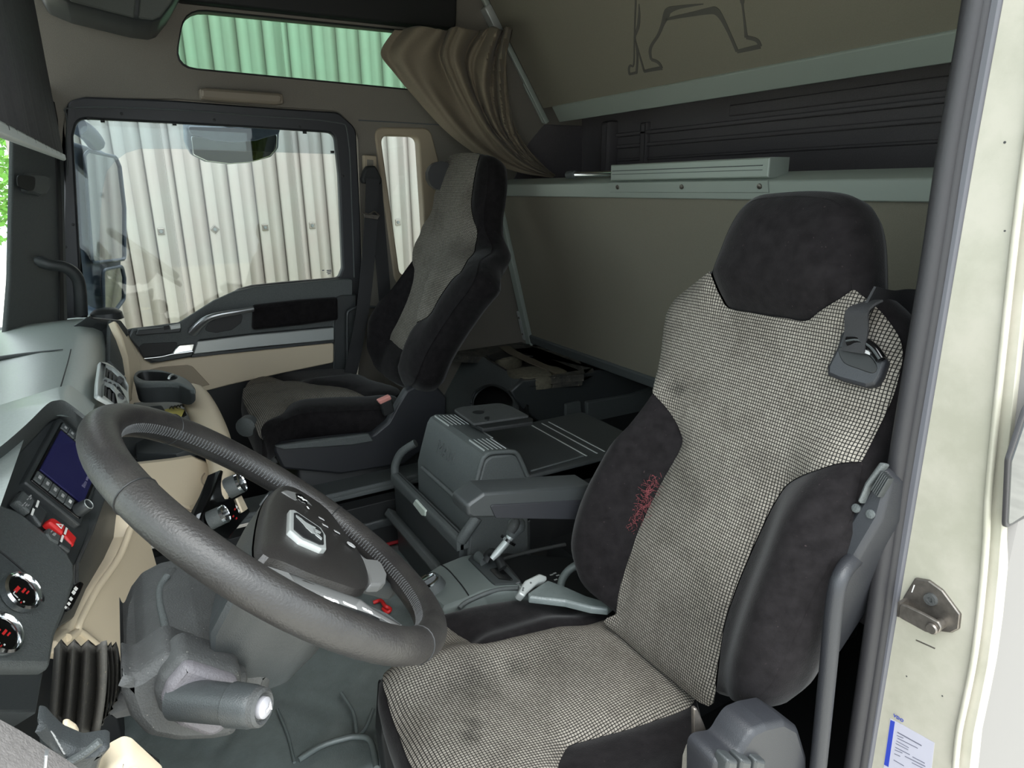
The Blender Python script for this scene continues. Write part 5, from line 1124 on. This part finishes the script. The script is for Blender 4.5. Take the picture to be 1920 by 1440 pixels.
plate('stalk_plate', S3, rc(S3.px([(302, 1308), (312, 1278), (345, 1240), (360, 1240), (446, 1268), (444, 1300), (420, 1364), (390, 1376), (335, 1356), (308, 1332)]), .012), .01, mat('mauve grey plastic', (98, 95, 99), .55, bump=.4, bscale=500), scn, .006, h=.008)
sB, sT = onY(350, 1312, .570), onY(486, 1326, .520)
stk = thing('indicator_stalk', 'stubby cylindrical stalk with pale grey horn button on the steering column', 'stalk', tuple(sB))
ax_ = nrm(sT-sB); Ls = np.linalg.norm(sT-sB)
lathe('barrel', sB, ax_, [(-.01, .0178), (Ls*.55, .0170), (Ls*.62, .0170), (Ls*.64, .0186), (Ls*.9, .0178), (Ls*.96, .0166), (Ls, .0154)], PB, stk, 28)
lathe('end_ring', sB, ax_, [(Ls*.97, .0166), (Ls+.003, .0158), (Ls+.005, .0133), (Ls+.002, .0104)], DST, stk, 28)
lathe('horn_button', sB, ax_, [(Ls, .0092), (Ls+.006, .0088), (Ls+.0085, .006), (Ls+.009, .001)], mat('pale grey button', (150, 148, 152), .5), stk, 24)
HPx = Plane(sB+ax_*(Ls+.0096), ax_)
plate('horn_symbol', HPx, [(-.004, -.001), (0, -.001), (.003, -.004), (.003, .004), (0, .001), (-.004, .001)], .0004, WHT, stk, 0, h=.0004)
# bellows
def bellows(nm, us, yv, yr, vt, vb, sh, m):
    V = []; Fc = []; nv = 14; k = len(us)
    for i, u in enumerate(us):
        for j in range(nv):
            t = j/(nv-1); v = vt[i % 2]+(vb[i]-vt[i % 2])*t; V.append(onY(u+sh*t+6*math.sin(t*3.1)*(1 if u > 170 else .2), v, (yr if i % 2 else yv)))
    for i in range(k-1):
        for j in range(nv-1): a = i*nv+j; Fc.append((a, a+nv, a+nv+1, a+1))
    o = mesh(nm, V, Fc, m, scn, 20); md = o.modifiers.new('wall', 'SOLIDIFY'); md.thickness = .004; return o
BEL = mat('dusty bellows rubber', (62, 60, 56), .7, var=.2, scale=30, bump=.3, spots=((140, 128, 104), 300, .66))
bellows('bellows', [101, 113, 126, 138, 152, 164, 180, 190], .640, .600, (1216, 1203), [1350, 1352, 1358, 1362, 1370, 1376, 1380, 1370], -12, BEL)
bellows('bellows', [186, 191, 195, 199, 203, 207, 211, 216, 222], .625, .612, (1216, 1208), [1362, 1360, 1352, 1346, 1340, 1334, 1326, 1318, 1310], -2, BEL)
# lower left corner: dash end, paddle and beige lip
low_ = thing('dash_end', 'grey speckled end panel of the dash in the near bottom corner', 'panel', tuple(onY(40, 1500, .40)))
LE = YP(.45)
plate('end_panel', LE, rc(LE.px([(-80, 1325), (0, 1349), (40, 1371), (90, 1402), (125, 1424), (160, 1450), (200, 1530), (-80, 1560)]), .01), .05, mat('speckled grey plastic', (112, 108, 106), .7, var=.15, scale=200, bump=.5, bscale=500), low_, .008, h=.05)
plate('metal_clip', LE.up(.056), LE.up(.056).px([(83, 1418), (90, 1418), (86, 1470), (78, 1470)]), .006, SV, low_, .001)
pdl = thing('side_paddle', 'dark folded paddle with white scale marks at the dash end', 'paddle', tuple(onY(130, 1420, .5)))
L2 = YP(.50)
plate('blade', L2, rc(L2.px([(72, 1325), (86, 1328), (100, 1345), (118, 1362), (155, 1378), (200, 1371), (208, 1378), (190, 1400), (172, 1460), (118, 1460), (95, 1400), (78, 1370)]), .006), .02, PB, pdl, .006, h=.018)
L2 = L2.up(.018)
tube('blade_fold', [L2.P(*L2.uv(u, v), .002) for u, v in ((125, 1428), (160, 1408), (188, 1386))], .003, PG, pdl, 6)
for k in range(5):
    q = L2.px([(95+k*4.4, 1370+k*8), (98+k*4.4, 1372+k*8), (105+k*4.4, 1381+k*8), (102+k*4.4, 1381+k*8)]); plate('scale_mark', L2, q, .001, GRP, pdl, 0, h=.0008)
bl2 = thing('beige_lip', 'beige lower dash lip with a dark slot beside the paddle', 'trim panel', tuple(onY(230, 1440, .52)))
L3 = YP(.53)
plate('lip', L3, rc(L3.px([(178, 1500), (186, 1425), (200, 1396), (232, 1379), (247, 1384), (275, 1410), (303, 1436), (320, 1500)]), [.004, .01, .01, .02, .01, 0, .01, 0]), .03, BG, bl2, .008, h=.03, holes=[rc(L3.px([(239, 1480), (243, 1405), (250, 1406), (292, 1460), (292, 1480)]), .004)])
plate('slot', L3.up(-.02), L3.up(-.02).px([(230, 1500), (235, 1395), (300, 1440), (310, 1500)]), .01, GL, bl2, 0)
plate('shelf', L3.up(-.05), rc(L3.up(-.05).px([(116, 1362), (126, 1359), (142, 1370), (150, 1384), (122, 1384)]), .004), .008, BG, bl2, .005)
# ------------------------------------------------------------------ steering wheel
WC = np.array([.106, .714, 1.189]); th = .835
WP_ = Plane(WC, [math.cos(th), 0, math.sin(th)], [0, 1, 0])
sw = thing('steering_wheel', 'worn black leather steering wheel with animal badge on its hub', 'steering wheel', tuple(WC))
tube('rim', [WP_.P(.205*math.cos(a), .205*math.sin(a)) for a in np.linspace(0, 2*math.pi, 72, endpoint=False)], .0185, LWH, sw, 20, sm=1, closed=True)
V = []; Fc = []
for k in range(240):
    a = 2*math.pi*k/240; b = a+.010
    if not (-.95 < a-math.pi/2*0 < 7): continue
    for r0, h0, r1, h1, da in ((.1885, .008, .1870, .003, .006), (.1870, .003, .1868, -.003, .006)):
        n0 = len(V)
        for (rr, hh, aa) in ((r0, h0, a), (r0, h0, a+.007), (r1, h1, a+.007+da), (r1, h1, a+da)): V.append(WP_.P((rr-.0012)*math.cos(aa), (rr-.0012)*math.sin(aa), hh))
        for (rr, hh, aa) in ((r0, h0, a), (r0, h0, a+.007), (r1, h1, a+.007+da), (r1, h1, a+da)): V.append(WP_.P((rr+.001)*math.cos(aa), (rr+.001)*math.sin(aa), hh-.0006))
        Fc += [(n0, n0+1, n0+2, n0+3), (n0, n0+4, n0+5, n0+1), (n0+2, n0+6, n0+7, n0+3), (n0+1, n0+5, n0+6, n0+2), (n0, n0+3, n0+7, n0+4)]
mesh('stitching', V, Fc, STI, sw)['kind'] = 'stuff'
for a in (.62, 2.15, 3.8, 5.6): tube('leather_joint', [WP_.P((.205+.0187*math.cos(b))*math.cos(a), (.205+.0187*math.cos(b))*math.sin(a), .0187*math.sin(b)) for b in np.linspace(0, 2*math.pi, 20, endpoint=False)], .0008, PK, sw, 5, sm=1, closed=True)
PADH = .008
PD_ = WP_.up(PADH)
pad_px = [(513, 917), (536, 908), (566, 922), (612, 955), (650, 1005), (680, 1048), (693, 1080), (690, 1100), (674, 1108), (632, 1095), (580, 1077), (530, 1055), (490, 1040), (486, 1000), (496, 945)]
pad = cr(PD_.px(pad_px), 3)
if area2(pad) < 0: pad = pad[::-1]
cpad = sum(pad)/len(pad)
rg = []
for s, h in ((.80, -.15), (.92, -.10), (.99, -.045), (1.0, -.02), (.995, -.008), (.97, .0), (.9, .004), (.6, .006), (.2, .0065)): rg.append([PD_.P(*(cpad+(p-cpad)*s), h) for p in pad])
HUB = mat('hub plastic', (40, 38, 37), .4, bump=.2, bscale=600)
loft('airbag_pad', rg[4:], HUB, sw, (0, 1), 40)
hubm = [[PD_.P(*(cpad+(p-cpad)*s+np.array([0, db_])), h) for p in pad] for s, h, db_ in ((.45, -.16, -.02), (.70, -.13, -.015), (.92, -.085, -.002), (.95, -.045, .003), (.95, -.010, .004))]
loft('hub_shell', hubm, PB, sw, (1, 0), 40)
# emblem: shield frame with an animal silhouette
E1 = WP_.up(PADH+.012)
em = E1.px([(544, 955), (551, 955), (603, 990), (612, 1004), (613, 1029), (604, 1029), (565, 1012), (543, 993)])
em_o = rc(em, .003); emf = plate('emblem_frame', E1, em_o, .006, CHR, sw, .0015)
bpy.data.objects['emblem_frame'].data.materials[0] = SVP
ce = sum(em)/len(em); plate('emblem_field', E1, [ce+(p-ce)*.80 for p in em_o], .001, PK, emf, 0, h=.001)
for l in ([(553, 968), (562, 974), (570, 981), (580, 987), (588, 995), (590, 1004), (583, 1002), (572, 992), (566, 984), (554, 972)], [(584, 996), (596, 1006), (602, 1012), (601, 1015), (590, 1006)], [(582, 992), (592, 996), (600, 1001), (599, 1003), (588, 999)], [(578, 986), (590, 992), (588, 996)]):
    plate('emblem_figure', E1, E1.px(l), .0008, SVP, emf, 0, h=.0022)
# spokes and trims
def spoke(nm, px, h, dep, m, bev=.004, r=.004): return plate(nm, WP_, rc(WP_.px(px, h), r), dep, m, sw, bev, h=h)
spoke('spoke', [(487, 1050), (530, 1064), (600, 1098), (690, 1132), (726, 1148), (765, 1178), (745, 1198), (690, 1180), (560, 1120), (470, 1068)], -.010, .03, PG)
spoke('spoke', [(500, 925), (520, 905), (560, 900), (700, 1010), (760, 1090), (745, 1100), (690, 1085), (640, 1010), (560, 935)], -.012, .02, PB)
spoke('silver_trim', [(487, 1062), (496, 1058), (540, 1072), (610, 1098), (676, 1122), (700, 1140), (756, 1172), (748, 1178), (690, 1146), (640, 1128), (560, 1104)], .003, .008, TRM, .002, .002)
spoke('silver_end', [(700, 1160), (712, 1156), (752, 1180), (741, 1188), (718, 1180), (700, 1174)], .004, .012, SV, .003, .002)
spoke('silver_trim', [(662, 1026), (684, 1046), (706, 1048), (718, 1058), (727, 1076), (725, 1090), (716, 1096), (694, 1096), (692, 1078), (680, 1048)], .004, .010, TRM, .003, .003)
spoke('key_row', [(556, 1103), (566, 1104), (640, 1132), (690, 1148), (716, 1160), (700, 1172), (640, 1150), (590, 1130)], .008, .01, PK, .002, .003)
KR = WP_.up(.0085)
for u, v in ((588, 1116), (612, 1122), (621, 1125), (630, 1128), (648, 1132), (657, 1136), (664, 1139), (684, 1143), (694, 1148)):
    q = KR.uv(u, v); box('key_symbol', KR, q[0]-.0022, q[0]+.0022, q[1]-.0026, q[1]+.0026, .0006, WHT, sw, 0, h=.0006)
spoke('key_pod', [(527, 920), (536, 917), (554, 922), (580, 940), (592, 955), (593, 961), (580, 960), (556, 942)], .014, .012, TRM, .003, .004)
pk_ = spoke('plus_key', [(553, 924), (566, 926), (576, 938), (578, 946), (566, 943), (555, 934)], .0145, .004, GL, .001, .003)
K2 = WP_.up(.016); q = K2.uv(567, 935)
for w_, h_ in ((.010, .0028), (.0028, .014)): box('plus_mark', K2, q[0]-w_/2, q[0]+w_/2, q[1]-h_/2, q[1]+h_/2, .0006, WHT, pk_, 0, h=.0006)
q = K2.uv(577, 952); box('minus_mark', K2, q[0]-.003, q[0]+.003, q[1]-.0012, q[1]+.0012, .0006, WHT, pk_, 0, h=.0006)
q = K2.uv(658, 1022); lathe('key_ring', K2.P(*q), K2.n, [(0, .006), (.001, .006)], GRP, sw, 14)
for u, v in ((603, 972), (632, 997), (610, 985)): q = K2.uv(u, v); box('key_symbol', K2, q[0]-.002, q[0]+.002, q[1]-.004, q[1]+.004, .0006, GRP, sw, 0, h=.0)
# ------------------------------------------------------------------ pillar fittings, blind, overhead bin
ah = thing('grab_handle', 'bent black grab handle rising from the far dash corner', 'grab handle', tuple(onY(155, 588, 2.35)))
tube('bar', [onY(64, 490, 2.30), onY(74, 490, 2.30), onY(92, 496, 2.30), onY(118, 500, 2.31), onY(138, 512, 2.32), onY(149, 535, 2.33), onY(152, 590, 2.34)], [.010, .017, .016, .016, .017, .017, .018], PB, ah, 12)
ts = thing('pillar_speaker', 'small rounded tweeter on the windscreen pillar beside the blind', 'speaker', tuple(onY(55, 360, 2.40)))
TSP = AP.up(.02)
plate('housing', AP, rc(AP.px([(32, 328), (38, 324), (70, 326), (82, 332), (82, 352), (74, 366), (64, 368), (38, 358)]), .012), .004, PG, ts, .006, h=.02)
plate('housing_base', AP, rc(AP.px([(34, 328), (80, 330), (82, 360), (70, 368), (40, 362)]), .012), .03, PG, ts, .004, h=.012)
plate('grille', TSP, cr(TSP.px([(33, 332), (40, 328), (62, 331), (66, 338), (64, 354), (56, 358), (38, 352), (33, 345)]), 3), .003, PK, ts, .001, h=.001)
rb_ = thing('roller_blind', 'dark pleated windscreen roller blind with a silver bottom bar', 'blind', (-.1, 1.6, 1.63))
V = []; Fc = []; n = 60
for i in range(n+1):
    y = .99+(2.34-.99)*i/n
    for j in range(6): t = j/5; V.append((-.104+.004*math.sin(i*1.9+math.sin(i*.7))*(1-t), y, (1.622+.018*(y-.99)/1.35)*(1-t)+2.48*t))
for i in range(n):
    for j in range(5): a = i*6+j; Fc.append((a, a+6, a+7, a+1))
o = mesh('blind_cloth', V, Fc, mat('blind cloth', (70, 70, 74), .7, var=.12, scale=120, bump=.2), rb_, 70); md = o.modifiers.new('cloth', 'SOLIDIFY'); md.thickness = .0015
plate('bottom_bar', Plane([-.099, 0, 0], [1, 0, 0], [0, 1, 0]), [(.98, 1.611), (2.355, 1.632), (2.355, 1.650), (.98, 1.630)], .008, SVP, rb_, .004)
oc = thing('overhead_bin', 'dark overhead storage bin at the front of the roof', 'bin', tuple(onY(240, 70, 2.3)))
OP = YP(2.585)
plate('bin_body', OP, rc(OP.px([(60, -120), (78, 0), (92, 26), (135, 44), (245, 71), (278, 75), (292, 70), (312, 45), (337, 0), (360, -120)]), .02), .28, PB, oc, .012, h=.28)
plate('bin_lid', OP, rc(OP.px([(138, -110), (133, 0), (140, 43), (247, 70), (253, 0), (250, -110)]), .006), .01, mat('bin lid', (86, 90, 86), .6, bump=.3), oc, .004, h=.286)
plate('bin_end', OP, rc(OP.px([(256, -110), (259, 0), (253, 70), (278, 73), (290, 68), (308, 45), (330, 0), (345, -110)]), .006), .01, bpy.data.materials['bin lid'], oc, .004, h=.286)

rcd = thing('red_string', 'short red string lying on the floor mat behind the wheel rim', 'string', tuple(onZ(715, 1135, .50)))
tube('strand', [onZ(u, v, zz) for u, v, zz in ((700, 1130, .505), (714, 1126, .51), (722, 1136, .52), (732, 1142, .51), (726, 1148, .505), (718, 1140, .51))], .005, RED, rcd, 8)
tube('red_piping', [onZ(u, v, .47) for u, v in ((650, 1450), (676, 1434), (700, 1430), (722, 1438), (730, 1460))], .006, REDP, fw, 8)
for o in list(bpy.data.objects):
    if 'org' in o.keys(): del o['org']
